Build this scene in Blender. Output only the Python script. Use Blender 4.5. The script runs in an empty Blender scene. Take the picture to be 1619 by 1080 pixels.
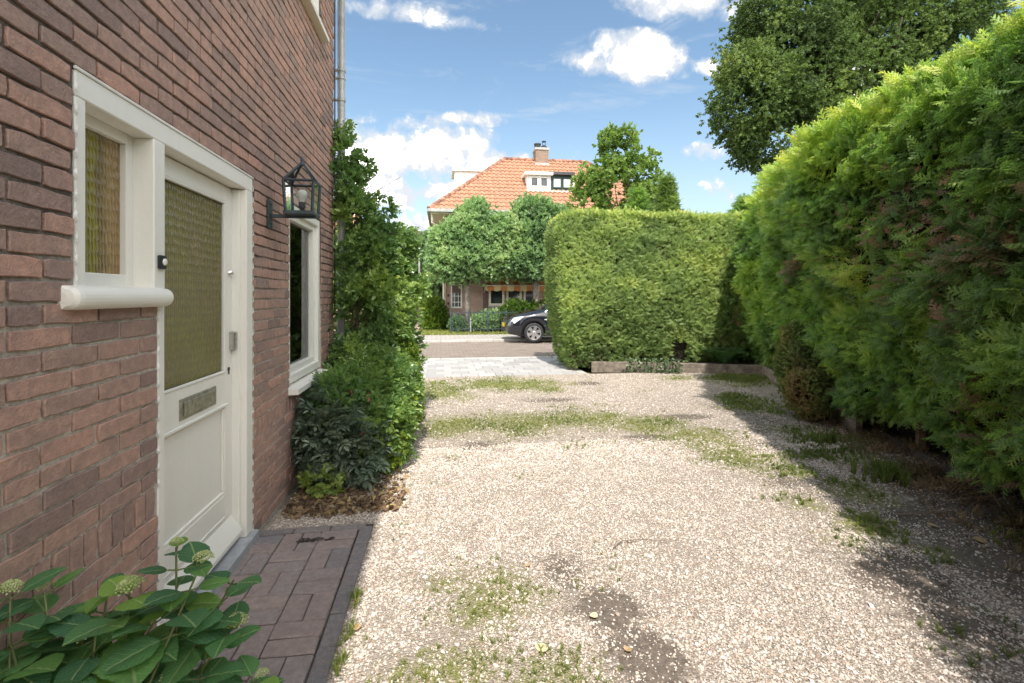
import bpy, math, random
import numpy as np
from mathutils import Vector, Matrix
random.seed(7); rng = np.random.default_rng(7)
R = math.radians; PI = math.pi
scene = bpy.context.scene
COL = scene.collection

# ------------------------------------------------------------------ camera
PSI = math.atan(112.5/785)                # the camera is turned a little to the right of the house wall
cam = bpy.data.cameras.new('camera'); camo = bpy.data.objects.new('camera', cam); COL.objects.link(camo)
cam.sensor_width = 36; cam.lens = 785/1619*36; cam.shift_y = -72/1619; cam.clip_end = 2000; cam.clip_start = 0.05
camo.location = (0, 0, 1.376); camo.rotation_euler = (R(90), 0, -PSI)
scene.camera = camo
scene.view_settings.view_transform = 'Standard'; scene.view_settings.look = 'None'
scene.view_settings.gamma = 1; scene.view_settings.use_curve_mapping = False
scene.view_settings.exposure = 1.32

# ------------------------------------------------------------------ sun
SUN_EL, SUN_AZ = 55.5, 3.5                # light travels towards +Y, a little to the right
sl = bpy.data.lights.new('sun', 'SUN'); sl.energy = 2.3; sl.angle = R(0.53); sl.color = (1.0, 0.95, 0.88)
so = bpy.data.objects.new('sun', sl); COL.objects.link(so)
dv = Vector((math.sin(R(SUN_AZ))*math.cos(R(SUN_EL)), math.cos(R(SUN_AZ))*math.cos(R(SUN_EL)), -math.sin(R(SUN_EL))))
so.rotation_euler = dv.to_track_quat('-Z', 'Y').to_euler(); so.location = (0, -10, 20)

# ------------------------------------------------------------------ sky with clouds
world = bpy.data.worlds.new('World'); scene.world = world; world.use_nodes = True
nt = world.node_tree; nt.nodes.clear(); N = nt.nodes.new; L = nt.links.new
def wm(op, a, b=None, c=None, clamp=False):
    n = N('ShaderNodeMath'); n.operation = op; n.use_clamp = clamp
    for i, v in enumerate((a, b, c)):
        if v is None: continue
        if isinstance(v, (int, float)): n.inputs[i].default_value = v
        else: L(v, n.inputs[i])
    return n.outputs[0]
sky = N('ShaderNodeTexSky'); sky.sky_type = 'NISHITA'; sky.sun_disc = False
sky.sun_elevation = R(SUN_EL); sky.sun_rotation = R(180+SUN_AZ); sky.air_density = 1.0; sky.dust_density = 0.6; sky.ozone_density = 1.6
tc = N('ShaderNodeTexCoord'); sep = N('ShaderNodeSeparateXYZ'); L(tc.outputs['Generated'], sep.inputs[0])
ay = wm('MAXIMUM', wm('ABSOLUTE', sep.outputs[1]), 0.05)
uu = wm('DIVIDE', sep.outputs[0], ay); vv = wm('DIVIDE', sep.outputs[2], ay)
uv = N('ShaderNodeCombineXYZ'); L(uu, uv.inputs[0]); L(vv, uv.inputs[1]); L(wm('MULTIPLY', wm('SIGN', sep.outputs[1]), 3.0), uv.inputs[2])
def noise(scale, detail, rough=0.55, dist=0.0, vec=None):
    n = N('ShaderNodeTexNoise'); n.inputs['Scale'].default_value = scale; n.inputs['Detail'].default_value = detail
    n.inputs['Roughness'].default_value = rough; n.inputs['Distortion'].default_value = dist
    L(vec if vec is not None else tc.outputs['Generated'], n.inputs['Vector']); return n.outputs[0]
nA = noise(9, 9, 0.62, 0.4); nB = noise(26, 6, 0.6); nC = noise(2.6, 7, 0.6, 0.8)
mp = N('ShaderNodeMapping'); mp.inputs['Scale'].default_value = (1.2, 1.2, 6.0); mp.inputs['Rotation'].default_value = (0, R(-14), 0)
L(tc.outputs['Generated'], mp.inputs[0]); nW = noise(2.6, 10, 0.68, 0.9, mp.outputs[0])
CL = [(-0.058,0.285,0.165,0.082,1.1), (-0.160,0.275,0.085,0.075,1.1), (0.105,0.268,0.094,0.034,1), (0.048,0.357,0.085,0.018,.7), (-0.070,0.335,0.075,0.027,.9),
      (-0.119,0.208,0.13,0.055,.75), (0.43,0.502,0.095,0.058,1.1), (0.297,0.486,0.046,0.028,.75), (0.345,0.528,0.04,0.03,.6), (0.53,0.632,0.17,0.048,.95),
      (0.571,0.495,0.044,0.019,.75), (0.054,0.546,0.09,0.022,.55), (-0.095,0.563,0.13,0.022,.5), (0.60,0.225,0.16,0.05,.42), (-0.03,0.133,0.09,0.035,.8),
      (0.01,0.212,0.115,0.036,.75), (-0.143,0.343,0.06,0.02,.6), (0.542,0.310,0.11,0.022,.35), (0.9,0.5,.2,.09,.9), (-.5,.42,.16,.08,.9), (1.3,.3,.2,.08,.9), (-.9,.7,.2,.1,.9)]
F = None
front = wm('GREATER_THAN', sep.outputs[1], 0.0)
for (cu, cv, ru, rv, s) in CL:
    sub = N('ShaderNodeVectorMath'); sub.operation = 'SUBTRACT'; L(uv.outputs[0], sub.inputs[0]); sub.inputs[1].default_value = (cu, cv, 3.0)
    mul = N('ShaderNodeVectorMath'); mul.operation = 'MULTIPLY'; L(sub.outputs[0], mul.inputs[0]); mul.inputs[1].default_value = (1/ru, 1/rv, 1.0)
    ln = N('ShaderNodeVectorMath'); ln.operation = 'LENGTH'; L(mul.outputs[0], ln.inputs[0])
    v = wm('MULTIPLY', wm('SUBTRACT', 1.25, ln.outputs['Value'], clamp=True), s)
    F = v if F is None else wm('MAXIMUM', F, v)
def ramp(x, lo, hi):
    n = N('ShaderNodeMapRange'); n.interpolation_type = 'SMOOTHSTEP'; n.inputs[1].default_value = lo; n.inputs[2].default_value = hi; L(x, n.inputs[0]); return n.outputs[0]
body = wm('ADD', F, wm('MULTIPLY', wm('SUBTRACT', nA, 0.5), 2.9))
body = wm('ADD', body, wm('MULTIPLY', wm('SUBTRACT', nB, 0.5), 1.1))
d1 = ramp(body, 0.12, 0.80); d1 = wm('MULTIPLY', d1, ramp(F, 0.0, 0.18))
wisp = wm('MULTIPLY', ramp(nW, 0.50, 0.78), 0.55)
offv = wm('SUBTRACT', 1.0, wm('MULTIPLY', front, ramp(wm('ABSOLUTE', uu), 1.7, 1.15)))
rest = wm('MULTIPLY', ramp(nC, 0.43, 0.56), offv)  # extra bright cloud out of view, added as fill light
rest = wm('MULTIPLY', rest, 0.9)
dens = wm('MAXIMUM', wm('MAXIMUM', d1, wisp), rest, clamp=True)
low = ramp(sep.outputs[2], 0.42, 0.0)       # paler towards the horizon
dens = wm('MAXIMUM', dens, wm('MULTIPLY', low, 0.48))
bsky = N('ShaderNodeBackground'); bsky.inputs[1].default_value = 0.09
hs = N('ShaderNodeMixRGB'); hs.blend_type = 'MULTIPLY'; hs.inputs[0].default_value = 1; L(sky.outputs[0], hs.inputs[1]); hs.inputs[2].default_value = (1.0, 1.04, 0.95, 1)
L(hs.outputs[0], bsky.inputs[0])
bcl = N('ShaderNodeBackground'); cr = N('ShaderNodeMixRGB'); L(wm('MAXIMUM', ramp(wm('ADD', body, wm('MULTIPLY', wm('SUBTRACT', nB, .5), 2.2)), 0.55, 2.0), wm('MULTIPLY', ramp(nC, 0.46, 0.62), offv)), cr.inputs[0])
cr.inputs[1].default_value = (0.335, 0.352, 0.375, 1); cr.inputs[2].default_value = (2.25, 2.16, 2.02, 1)
L(cr.outputs[0], bcl.inputs[0]); bcl.inputs[1].default_value = 1.0
mx = N('ShaderNodeMixShader'); L(dens, mx.inputs[0]); L(bsky.outputs[0], mx.inputs[1]); L(bcl.outputs[0], mx.inputs[2])
wo = N('ShaderNodeOutputWorld'); L(mx.outputs[0], wo.inputs[0])

# ------------------------------------------------------------------ object helpers
def wloc(o):
    v = Vector((0, 0, 0))
    while o is not None: v += Vector(o.location); o = o.parent
    return v
def tag(o, label=None, cat=None, group=None, kind=None):
    if label: o['label'] = label
    if cat: o['category'] = cat
    if group: o['group'] = group
    if kind: o['kind'] = kind
    return o
def thing(name, label, cat, loc=(0, 0, 0), group=None):
    o = bpy.data.objects.new(name, None); o.empty_display_size = .2; COL.objects.link(o); o.location = loc
    return tag(o, label, cat, group)
def mesh(name, v, f, mats, mi=None, smooth=False):
    me = bpy.data.meshes.new(name); me.from_pydata([tuple(map(float, p)) for p in v], [], [tuple(map(int, q)) for q in f])
    if not isinstance(mats, (list, tuple)): mats = [mats]
    for m in mats: me.materials.append(m)
    if mi is not None: me.polygons.foreach_set('material_index', list(mi))
    if smooth: me.polygons.foreach_set('use_smooth', [True]*len(me.polygons))
    me.update(); return me
def put(name, me, parent=None, loc=(0, 0, 0), rot=(0, 0, 0), scale=(1, 1, 1), kind=None):
    o = bpy.data.objects.new(name, me); COL.objects.link(o); o.parent = parent
    o.location = loc; o.rotation_euler = rot; o.scale = scale
    if kind: o['kind'] = kind
    return o
def obj(name, v, f, mats, parent=None, mi=None, smooth=False, kind=None):
    """vertices given in world coordinates"""
    off = wloc(parent) if parent else Vector((0, 0, 0))
    v = np.asarray(v, float) - np.array(off)[None, :]
    return put(name, mesh(name, v, f, mats, mi, smooth), parent, kind=kind)
class MB:
    def __init__(s): s.v = []; s.f = []; s.m = []
    def add(s, v, f, m=0):
        o = len(s.v); s.v += [tuple(p) for p in v]; s.f += [tuple(i+o for i in q) for q in f]; s.m += [m]*len(f); return s
    def box(s, x0, x1, y0, y1, z0, z1, b=0.0, m=0):
        if x0 > x1: x0, x1 = x1, x0
        if y0 > y1: y0, y1 = y1, y0
        if z0 > z1: z0, z1 = z1, z0
        b = min(b, (x1-x0)/2.2, (y1-y0)/2.2, (z1-z0)/2.2)
        if b <= 0:
            v = [(x, y, z) for z in (z0, z1) for y in (y0, y1) for x in (x0, x1)]
            return s.add(v, [(0,2,3,1), (4,5,7,6), (0,1,5,4), (2,6,7,3), (0,4,6,2), (1,3,7,5)], m)
        v = []; idx = {}
        for sx in (0, 1):
            for sy in (0, 1):
                for sz in (0, 1):
                    c = ((x0, x1)[sx], (y0, y1)[sy], (z0, z1)[sz]); d = ((1, -1)[sx]*b, (1, -1)[sy]*b, (1, -1)[sz]*b)
                    for ax in range(3):
                        p = [c[i] if i == ax else c[i]+d[i] for i in range(3)]
                        idx[(sx, sy, sz, ax)] = len(v); v.append(tuple(p))
        f = []; g = lambda *k: idx[k]
        f += [(g(0,0,0,0), g(0,0,1,0), g(0,1,1,0), g(0,1,0,0)), (g(1,0,0,0), g(1,1,0,0), g(1,1,1,0), g(1,0,1,0))]
        f += [(g(0,0,0,1), g(1,0,0,1), g(1,0,1,1), g(0,0,1,1)), (g(0,1,0,1), g(0,1,1,1), g(1,1,1,1), g(1,1,0,1))]
        f += [(g(0,0,0,2), g(0,1,0,2), g(1,1,0,2), g(1,0,0,2)), (g(0,0,1,2), g(1,0,1,2), g(1,1,1,2), g(0,1,1,2))]
        for a in (0, 1):
            for c in (0, 1):
                f.append((g(0,a,c,1), g(1,a,c,1), g(1,a,c,2), g(0,a,c,2)))
                f.append((g(a,0,c,0), g(a,1,c,0), g(a,1,c,2), g(a,0,c,2)))
                f.append((g(a,c,0,0), g(a,c,1,0), g(a,c,1,1), g(a,c,0,1)))
        for a in (0, 1):
            for c in (0, 1):
                for e in (0, 1): f.append((g(a,c,e,0), g(a,c,e,1), g(a,c,e,2)))
        return s.add(v, f, m)
    def tube(s, pts, rad, n=8, m=0, cap=True):
        pts = [Vector(p) for p in pts]; k = len(pts)
        if isinstance(rad, (int, float)): rad = [rad]*k
        v = []; t0 = (pts[1]-pts[0]).normalized(); up = Vector((0, 0, 1)) if abs(t0.z) < .9 else Vector((1, 0, 0)); a = t0.cross(up).normalized()
        for i in range(k):
            t = (pts[min(i+1, k-1)]-pts[max(i-1, 0)]).normalized(); a = (a-t*a.dot(t)).normalized(); b = t.cross(a)
            for j in range(n):
                q = 2*PI*j/n; v.append(pts[i]+(a*math.cos(q)+b*math.sin(q))*rad[i])
        f = [(i*n+j, i*n+(j+1) % n, (i+1)*n+(j+1) % n, (i+1)*n+j) for i in range(k-1) for j in range(n)]
        if cap: f += [tuple(range(n-1, -1, -1)), tuple((k-1)*n+j for j in range(n))]
        return s.add(v, f, m)
    def lathe(s, c, prof, n=16, axis='z', m=0):
        v = []
        for (r, h) in prof:
            for j in range(n):
                q = 2*PI*j/n; a, b = r*math.cos(q), r*math.sin(q)
                p = {'z': (a, b, h), 'x': (h, a, b), 'y': (a, h, b)}[axis]
                v.append((c[0]+p[0], c[1]+p[1], c[2]+p[2]))
        k = len(prof); f = [(i*n+j, i*n+(j+1) % n, (i+1)*n+(j+1) % n, (i+1)*n+j) for i in range(k-1) for j in range(n)]
        return s.add(v, f, m)
    def obj(s, name, mats, parent=None, smooth=False, kind=None):
        return obj(name, s.v, s.f, mats, parent, s.m, smooth, kind)
def ico(sub=0):
    t = (1+5**.5)/2
    v = [(-1,t,0),(1,t,0),(-1,-t,0),(1,-t,0),(0,-1,t),(0,1,t),(0,-1,-t),(0,1,-t),(t,0,-1),(t,0,1),(-t,0,-1),(-t,0,1)]
    f = [(0,11,5),(0,5,1),(0,1,7),(0,7,10),(0,10,11),(1,5,9),(5,11,4),(11,10,2),(10,7,6),(7,1,8),(3,9,4),(3,4,2),(3,2,6),(3,6,8),(3,8,9),(4,9,5),(2,4,11),(6,2,10),(8,6,7),(9,8,1)]
    v = [np.array(p, float)/math.hypot(1, t) for p in v]
    for _ in range(sub):
        nf = []; c = {}
        def mid(a, b):
            k = (min(a, b), max(a, b))
            if k not in c: p = v[a]+v[b]; v.append(p/np.linalg.norm(p)); c[k] = len(v)-1
            return c[k]
        for (a, b, d) in f:
            x, y, z = mid(a, b), mid(b, d), mid(d, a); nf += [(a, x, z), (b, y, x), (d, z, y), (x, y, z)]
        f = nf
    return np.array(v), f
def sn(p, scale, seed, oct=3):
    """cheap smooth noise, about -1..1, for arrays of points"""
    p = np.asarray(p, float); r = np.random.default_rng(seed); out = np.zeros(len(p)); amp = 1.0; tot = 0
    for o in range(oct):
        for k in range(4):
            d = r.normal(size=p.shape[1]); d /= np.linalg.norm(d); out += amp*np.sin(p@d*scale*(1+.35*k)+r.uniform(0, 6.28)+1.3*np.sin(p@r.normal(size=p.shape[1])*scale*.5))
        tot += amp*2.4; amp *= .55; scale *= 2.1
    return out/tot

# ------------------------------------------------------------------ materials
def newmat(name):
    m = bpy.data.materials.new(name); m.use_nodes = True; t = m.node_tree; t.nodes.clear(); return m, t
class NT:
    def __init__(s, t): s.t = t
    def n(s, typ, **k):
        x = s.t.nodes.new(typ)
        for a, b in k.items(): setattr(x, a, b)
        return x
    def l(s, a, b): s.t.links.new(a, b)
    def math(s, op, a, b=None, clamp=False):
        n = s.n('ShaderNodeMath', operation=op, use_clamp=clamp)
        for i, v in enumerate((a, b)):
            if v is None: continue
            if isinstance(v, (int, float)): n.inputs[i].default_value = v
            else: s.l(v, n.inputs[i])
        return n.outputs[0]
    def noise(s, scale, detail=4, rough=.55, vec=None, dist=0):
        n = s.n('ShaderNodeTexNoise'); n.inputs['Scale'].default_value = scale; n.inputs['Detail'].default_value = detail; n.inputs['Roughness'].default_value = rough; n.inputs['Distortion'].default_value = dist
        if vec is not None: s.l(vec, n.inputs['Vector'])
        return n.outputs[0]
    def mix(s, fac, a, b, blend='MIX'):
        n = s.n('ShaderNodeMixRGB', blend_type=blend)
        for i, v in enumerate((fac, a, b)):
            if isinstance(v, (int, float)): n.inputs[i].default_value = v
            elif isinstance(v, tuple): n.inputs[i].default_value = (*v[:3], 1)
            else: s.l(v, n.inputs[i])
        return n.outputs[0]
    def ramp(s, fac, stops, interp='LINEAR'):
        n = s.n('ShaderNodeValToRGB'); n.color_ramp.interpolation = interp; e = n.color_ramp.elements
        while len(e) < len(stops): e.new(.5)
        for i, (p, c) in enumerate(stops): e[i].position = p; e[i].color = (*c, 1) if len(c) == 3 else c
        s.l(fac, n.inputs[0]); return n.outputs[0]
    def rng(s, x, lo, hi, a=0., b=1.):
        n = s.n('ShaderNodeMapRange', interpolation_type='SMOOTHSTEP'); s.l(x, n.inputs[0])
        for i, v in enumerate((lo, hi, a, b)): n.inputs[i+1].default_value = v
        return n.outputs[0]
    def bump(s, h, dist=.01, strength=1., nrm=None):
        n = s.n('ShaderNodeBump'); n.inputs['Distance'].default_value = dist; n.inputs['Strength'].default_value = strength; s.l(h, n.inputs['Height'])
        if nrm is not None: s.l(nrm, n.inputs['Normal'])
        return n.outputs[0]
    def pos(s): return s.n('ShaderNodeNewGeometry').outputs['Position']
    def objc(s): return s.n('ShaderNodeTexCoord').outputs['Object']
    def rand(s): return s.n('ShaderNodeObjectInfo').outputs['Random']
    def out(s, sh): o = s.n('ShaderNodeOutputMaterial'); s.l(sh, o.inputs[0])
    def prin(s, col, rough=.6, spec=.5, bump=None, metal=0., coat=0.):
        p = s.n('ShaderNodeBsdfPrincipled')
        if isinstance(col, tuple): p.inputs['Base Color'].default_value = (*col[:3], 1)
        else: s.l(col, p.inputs['Base Color'])
        if isinstance(rough, (int, float)): p.inputs['Roughness'].default_value = rough
        else: s.l(rough, p.inputs['Roughness'])
        p.inputs['Specular IOR Level'].default_value = spec; p.inputs['Metallic'].default_value = metal; p.inputs['Coat Weight'].default_value = coat
        if bump is not None: s.l(bump, p.inputs['Normal'])
        return p.outputs[0]
def simple(name, col, rough=.6, var=.12, nscale=8, bump=.0, bscale=60, metal=0., spec=.5, coat=0., dirt=None):
    m, t = newmat(name); s = NT(t); p = s.pos()
    n1 = s.noise(nscale, 5, .6, p); c2 = tuple(max(0, c*(1-var*2.2)) for c in col)
    c = s.mix(s.rng(n1, .3, .72), c2, tuple(min(1, c*(1+var)) for c in col))
    if dirt: c = s.mix(s.math('MULTIPLY', s.rng(s.noise(nscale*2.7, 6, .7, p), .5, .75), dirt[3]), c, dirt[:3])
    b = s.bump(s.noise(bscale, 4, .6, p), bump) if bump else None
    s.out(s.prin(c, rough, spec, b, metal, coat)); return m
def leafmat(name, stops, rough=.45, trans=.35, usetone=True, spec=.35, scale=1.):
    """stops: colour ramp over tone (instance attribute) jittered by per-instance random"""
    m, t = newmat(name); s = NT(t)
    at = s.n('ShaderNodeAttribute', attribute_type='INSTANCER', attribute_name='tone').outputs['Fac']
    x = s.math('ADD', at, s.math('MULTIPLY', s.math('SUBTRACT', s.rand(), .5), .3)) if usetone else s.rand()
    c = s.ramp(x, stops)
    g = s.n('ShaderNodeNewGeometry'); c = s.mix(s.math('MULTIPLY', g.outputs['Backfacing'], .35), c, s.mix(.5, c, (.35, .45, .25)), 'MIX') if False else c
    b = s.n('ShaderNodeBsdfPrincipled'); s.l(c, b.inputs['Base Color']); b.inputs['Roughness'].default_value = rough; b.inputs['Specular IOR Level'].default_value = spec
    tr = s.n('ShaderNodeBsdfTranslucent'); s.l(s.mix(.55, c, s.mix(1., c, (1.25, 1.5, .45), 'MULTIPLY')), tr.inputs[0])
    mxx = s.n('ShaderNodeMixShader'); mxx.inputs[0].default_value = min(.5, trans*1.3); s.l(b.outputs[0], mxx.inputs[1]); s.l(tr.outputs[0], mxx.inputs[2])
    s.out(mxx.outputs[0]); return m

def brick_mat(name, cols, attr=True, purple=.5):
    m, t = newmat(name); s = NT(t); p = s.pos()
    r = s.rand()
    if attr:
        a = s.n('ShaderNodeAttribute', attribute_name='rnd').outputs['Fac']; r = s.math('FRACT', s.math('ADD', r, a))
    c = s.ramp(r, cols)
    n1 = s.noise(34, 6, .65, p); n2 = s.noise(9, 4, .6, p)
    c = s.mix(s.rng(n1, .35, .75), s.mix(1., c, (.74, .74, .78), 'MULTIPLY'), c)
    c = s.mix(s.math('MULTIPLY', s.rng(n2, .45, .7), .4), c, (.22,.165,.155))
    c = s.mix(s.math('MULTIPLY', s.rng(s.noise(60, 3, .5, p), .60, .72), .28), c, (.42, .33, .28))
    h = s.math('ADD', s.noise(120, 4, .7, p), s.math('MULTIPLY', s.noise(30, 3, .6, p), 1.6))
    s.out(s.prin(c, .82, .3, s.bump(h, .0035, .9))); return m
BRK = [(0, (.31,.215,.18)), (.2, (.42,.28,.225)), (.4, (.52,.32,.245)), (.6, (.46,.30,.235)), (.8, (.59,.345,.255)), (1, (.37,.265,.215))]
M = {}
M['brick'] = brick_mat('wall_brick', BRK)
def mortar():
    m, t = newmat('mortar'); s = NT(t); p = s.pos(); z = s.n('ShaderNodeSeparateXYZ'); s.l(p, z.inputs[0])
    k = s.rng(s.math('ADD', z.outputs[2], s.noise(3, 3, .5, p)), 1.5, 2.3)      # repointed lower down; upper joints' recess shade is put into the dark colour
    c = s.mix(k, (.66,.60,.52), (.16,.13,.11)); c = s.mix(s.rng(s.noise(50, 5, .7, p), .3, .7), s.mix(1., c, (.6,.6,.6), 'MULTIPLY'), c)
    s.out(s.prin(c, .95, .1, s.bump(s.noise(150, 4, .7, p), .004))); return m
M['mortar'] = mortar()
def bricktex(name, c1, c2, mo, sx=.22, sz=.0625, scale=1., wall='y', bumpd=.006):
    m, t = newmat(name); s = NT(t); p = s.pos(); q = s.n('ShaderNodeSeparateXYZ'); s.l(p, q.inputs[0]); cb = s.n('ShaderNodeCombineXYZ')
    a, b = {'y': (1, 2), 'x': (0, 2), 'floor': (0, 1), 'floory': (1, 0)}[wall]
    s.l(q.outputs[a], cb.inputs[0]); s.l(q.outputs[b], cb.inputs[1])
    br = s.n('ShaderNodeTexBrick'); s.l(cb.outputs[0], br.inputs['Vector']); br.inputs['Color1'].default_value = (*c1, 1); br.inputs['Color2'].default_value = (*c2, 1); br.inputs['Mortar'].default_value = (*mo, 1)
    br.inputs['Scale'].default_value = 1; br.inputs['Brick Width'].default_value = sx; br.inputs['Row Height'].default_value = sz; br.inputs['Mortar Size'].default_value = min(sx, sz)*.08; br.inputs['Mortar Smooth'].default_value = .3
    c = s.mix(s.math('MULTIPLY', s.rng(s.noise(2.2, 6, .65, p), .35, .7), .35), br.outputs[0], s.mix(1., br.outputs[0], (.62,.62,.6), 'MULTIPLY'))
    c = s.mix(s.math('MULTIPLY', s.rng(s.noise(25, 4, .65, p), .4, .7), .3), c, s.mix(1., c, (1.3,1.28,1.22), 'MULTIPLY'))
    h = s.math('SUBTRACT', s.math('MULTIPLY', s.noise(40, 3, .6, p), .4), br.outputs['Fac'])
    s.out(s.prin(c, .88, .2, s.bump(h, bumpd))); return m
M['brick_gable'] = bricktex('gable_brick', (.27,.14,.105), (.19,.11,.09), (.13,.11,.095), wall='x')
M['brick_side'] = bricktex('side_brick', (.27,.14,.105), (.19,.11,.09), (.13,.11,.095), wall='y')
M['farbrick'] = bricktex('far_house_brick', (.52,.36,.29), (.44,.30,.25), (.44,.38,.32), wall='x')
M['farplinth'] = bricktex('far_house_plinth_brick', (.22,.14,.13), (.17,.12,.12), (.2,.18,.16), wall='x')
M['street'] = bricktex('street_clinker', (.30,.245,.21), (.24,.195,.165), (.19,.165,.14), .22, .11, wall='floor', bumpd=.004)
M['farpave'] = bricktex('far_pavement_tile', (.42,.395,.37), (.37,.345,.32), (.3,.27,.24), .3, .3, wall='floor', bumpd=.002)
M['chimbrick'] = bricktex('chimney_brick', (.33,.23,.17), (.26,.18,.14), (.3,.26,.22), wall='x')
def paint(name, col, rough=.45, streak=.5):
    m, t = newmat(name); s = NT(t); p = s.pos(); mpn = s.n('ShaderNodeMapping'); mpn.inputs['Scale'].default_value = (6, 6, .8); s.l(p, mpn.inputs[0])
    c = s.mix(s.math('MULTIPLY', s.rng(s.noise(3, 6, .7, mpn.outputs[0]), .45, .8), .35*streak), col, tuple(x*.8 for x in col))
    c = s.mix(s.math('MULTIPLY', s.rng(s.noise(45, 5, .7, p), .62, .74), .35*streak), c, (.42,.37,.29))
    h = s.noise(3, 4, .5, mpn.outputs[0]); s.out(s.prin(c, rough, .45, s.bump(s.math('ADD', s.noise(25, 3, .5, p), h), .0012))); return m
M['white'] = paint('cream_white_paint', (.80,.775,.71))
M['cream'] = paint('old_cream_paint', (.76,.70,.58), streak=1)
M['fwhite'] = simple('far_white_paint', (.8,.8,.78), .5, .04)
M['sealant'] = simple('sealant', (.76,.74,.70), .7, .06, bump=.001)
M['threshold'] = simple('grey_threshold_stone', (.42,.43,.45), .6, .1, 14, .001, 120, dirt=(.25,.22,.18,.4))
M['chrome'] = simple('chrome', (.75,.75,.73), .22, .03, metal=1.)
M['brushed'] = simple('brushed_metal', (.52,.50,.45), .38, .1, 30, metal=.9)
M['brass'] = simple('aged_letterbox_metal', (.44,.42,.35), .42, .15, 40, .0004, 200, metal=.75)
M['black'] = simple('black_plastic', (.02,.022,.025), .4, .05)
M['iron'] = simple('dark_green_grey_iron', (.045,.065,.078), .45, .2, 20, .0008, 200, dirt=(.12,.11,.09,.3))
M['zinc'] = simple('weathered_zinc', (.42,.42,.40), .5, .12, 5, .0005, 90, metal=.35, dirt=(.3,.28,.24,.4))
M['bulb'] = simple('frosted_bulb', (.85,.84,.80), .25, .02)
M['curtain'] = simple('grey_curtain', (.50,.51,.52), .9, .06)
M['dark_room'] = simple('dark_interior', (.05,.045,.04), .9, .1)
M['room_wall'] = simple('interior_wall', (.35,.30,.24), .9, .1)
M['soil'] = simple('dark_soil', (.085,.068,.055), .95, .35, 5, .02, 40, dirt=(.16,.135,.11,.7))
M['wood_old'] = simple('weathered_timber', (.25,.205,.165), .85, .2, 9, .004, 50, dirt=(.12,.10,.075,.5))
M['bark'] = simple('bark', (.13,.105,.085), .9, .25, 14, .012, 30)
M['barkgrey'] = simple('grey_bark', (.24,.21,.18), .9, .2, 14, .008, 40)
M['twig'] = simple('dry_twig', (.24,.165,.12), .85, .2, 14)
M['core'] = simple('hedge_hull_dark', (.035,.030,.018), .95, .35, 16, .05, 25, dirt=(.075,.05,.03,.7))  # dark hull colour stands in for the shade inside the hedges
M['stem'] = simple('green_stem', (.14,.16,.055), .6, .2)
M['brownstem'] = simple('brown_stem', (.115,.085,.055), .7, .2)
M['bud'] = simple('pale_green_bud', (.48,.56,.20), .6, .18, 60, .002, 300)
M['bud2'] = simple('cream_green_bud', (.60,.65,.32), .6, .15, 60, .002, 300)
M['rubber'] = simple('tyre_rubber', (.03,.03,.032), .8, .1)
M['alloy'] = simple('alloy', (.62,.62,.63), .3, .03, metal=.8)
M['carpaint'] = simple('black_car_paint', (.012,.014,.02), .22, .05, coat=1.)
M['carglass'] = simple('tinted_car_glass', (.03,.045,.045), .06, .02, spec=.9)
M['lampglass'] = simple('headlight_glass', (.75,.78,.8), .12, .05, spec=.9)
M['plastic'] = simple('dark_plastic', (.03,.03,.03), .6, .05)
M['concrete'] = simple('pale_concrete', (.5,.47,.43), .85, .1, 4, .002, 90)
M['farglass'] = simple('dark_window_glass', (.045,.055,.06), .08, .3, 3, spec=.9)
M['greenframe'] = simple('dark_green_paint', (.03,.06,.055), .5, .1)
M['greyblack'] = simple('bitumen', (.08,.08,.085), .7, .2)
M['potclay'] = simple('black_chimney_pot', (.04,.045,.05), .6, .2)
M['bedsoil'] = M['soil']
def amber(side=False):
    m, t = newmat('amber_cathedral_glass'); s = NT(t); p = s.pos(); q = s.n('ShaderNodeSeparateXYZ'); s.l(p, q.inputs[0])
    mpn = s.n('ShaderNodeMapping'); mpn.inputs['Scale'].default_value = (1, 1, .42); s.l(p, mpn.inputs[0])
    vo = s.n('ShaderNodeTexVoronoi'); vo.inputs['Scale'].default_value = 62; vo.inputs['Randomness'].default_value = .35; s.l(mpn.outputs[0], vo.inputs['Vector'])
    big = s.noise(2.2, 4, .55, p, 1.)
    c = s.ramp(big, [(.28, (.12,.115,.012)), (.42, (.30,.27,.035)), (.55, (.24,.20,.05)), (.66, (.42,.28,.11)), (.78, (.17,.11,.05))])
    if side:
        yy_ = s.math('ADD', q.outputs[1], s.math('MULTIPLY', s.math('SUBTRACT', s.noise(9, 4, .6, p), .5), .10))
        c = s.ramp(s.math('MULTIPLY', s.math('SUBTRACT', yy_, 1.70), 3.6), [(.20, (.15,.145,.015)), (.50, (.30,.25,.03)), (.60, (.20,.14,.05)), (.80, (.40,.26,.10)), (.95, (.34,.21,.08))])  # what shows in the side pane is put into the glass colour as stripes
    else: c = s.mix(.6, c, (.22,.19,.10))
    c = s.mix(s.math('MULTIPLY', s.rng(vo.outputs['Distance'], .1, .6), .5), c, s.mix(1., c, (.45,.5,.4), 'MULTIPLY'))
    s.out(s.prin(c, .13, .7, s.bump(vo.outputs['Distance'], .010))); return m
M['amber'] = amber(); M['amber_side'] = amber(True)
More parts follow.
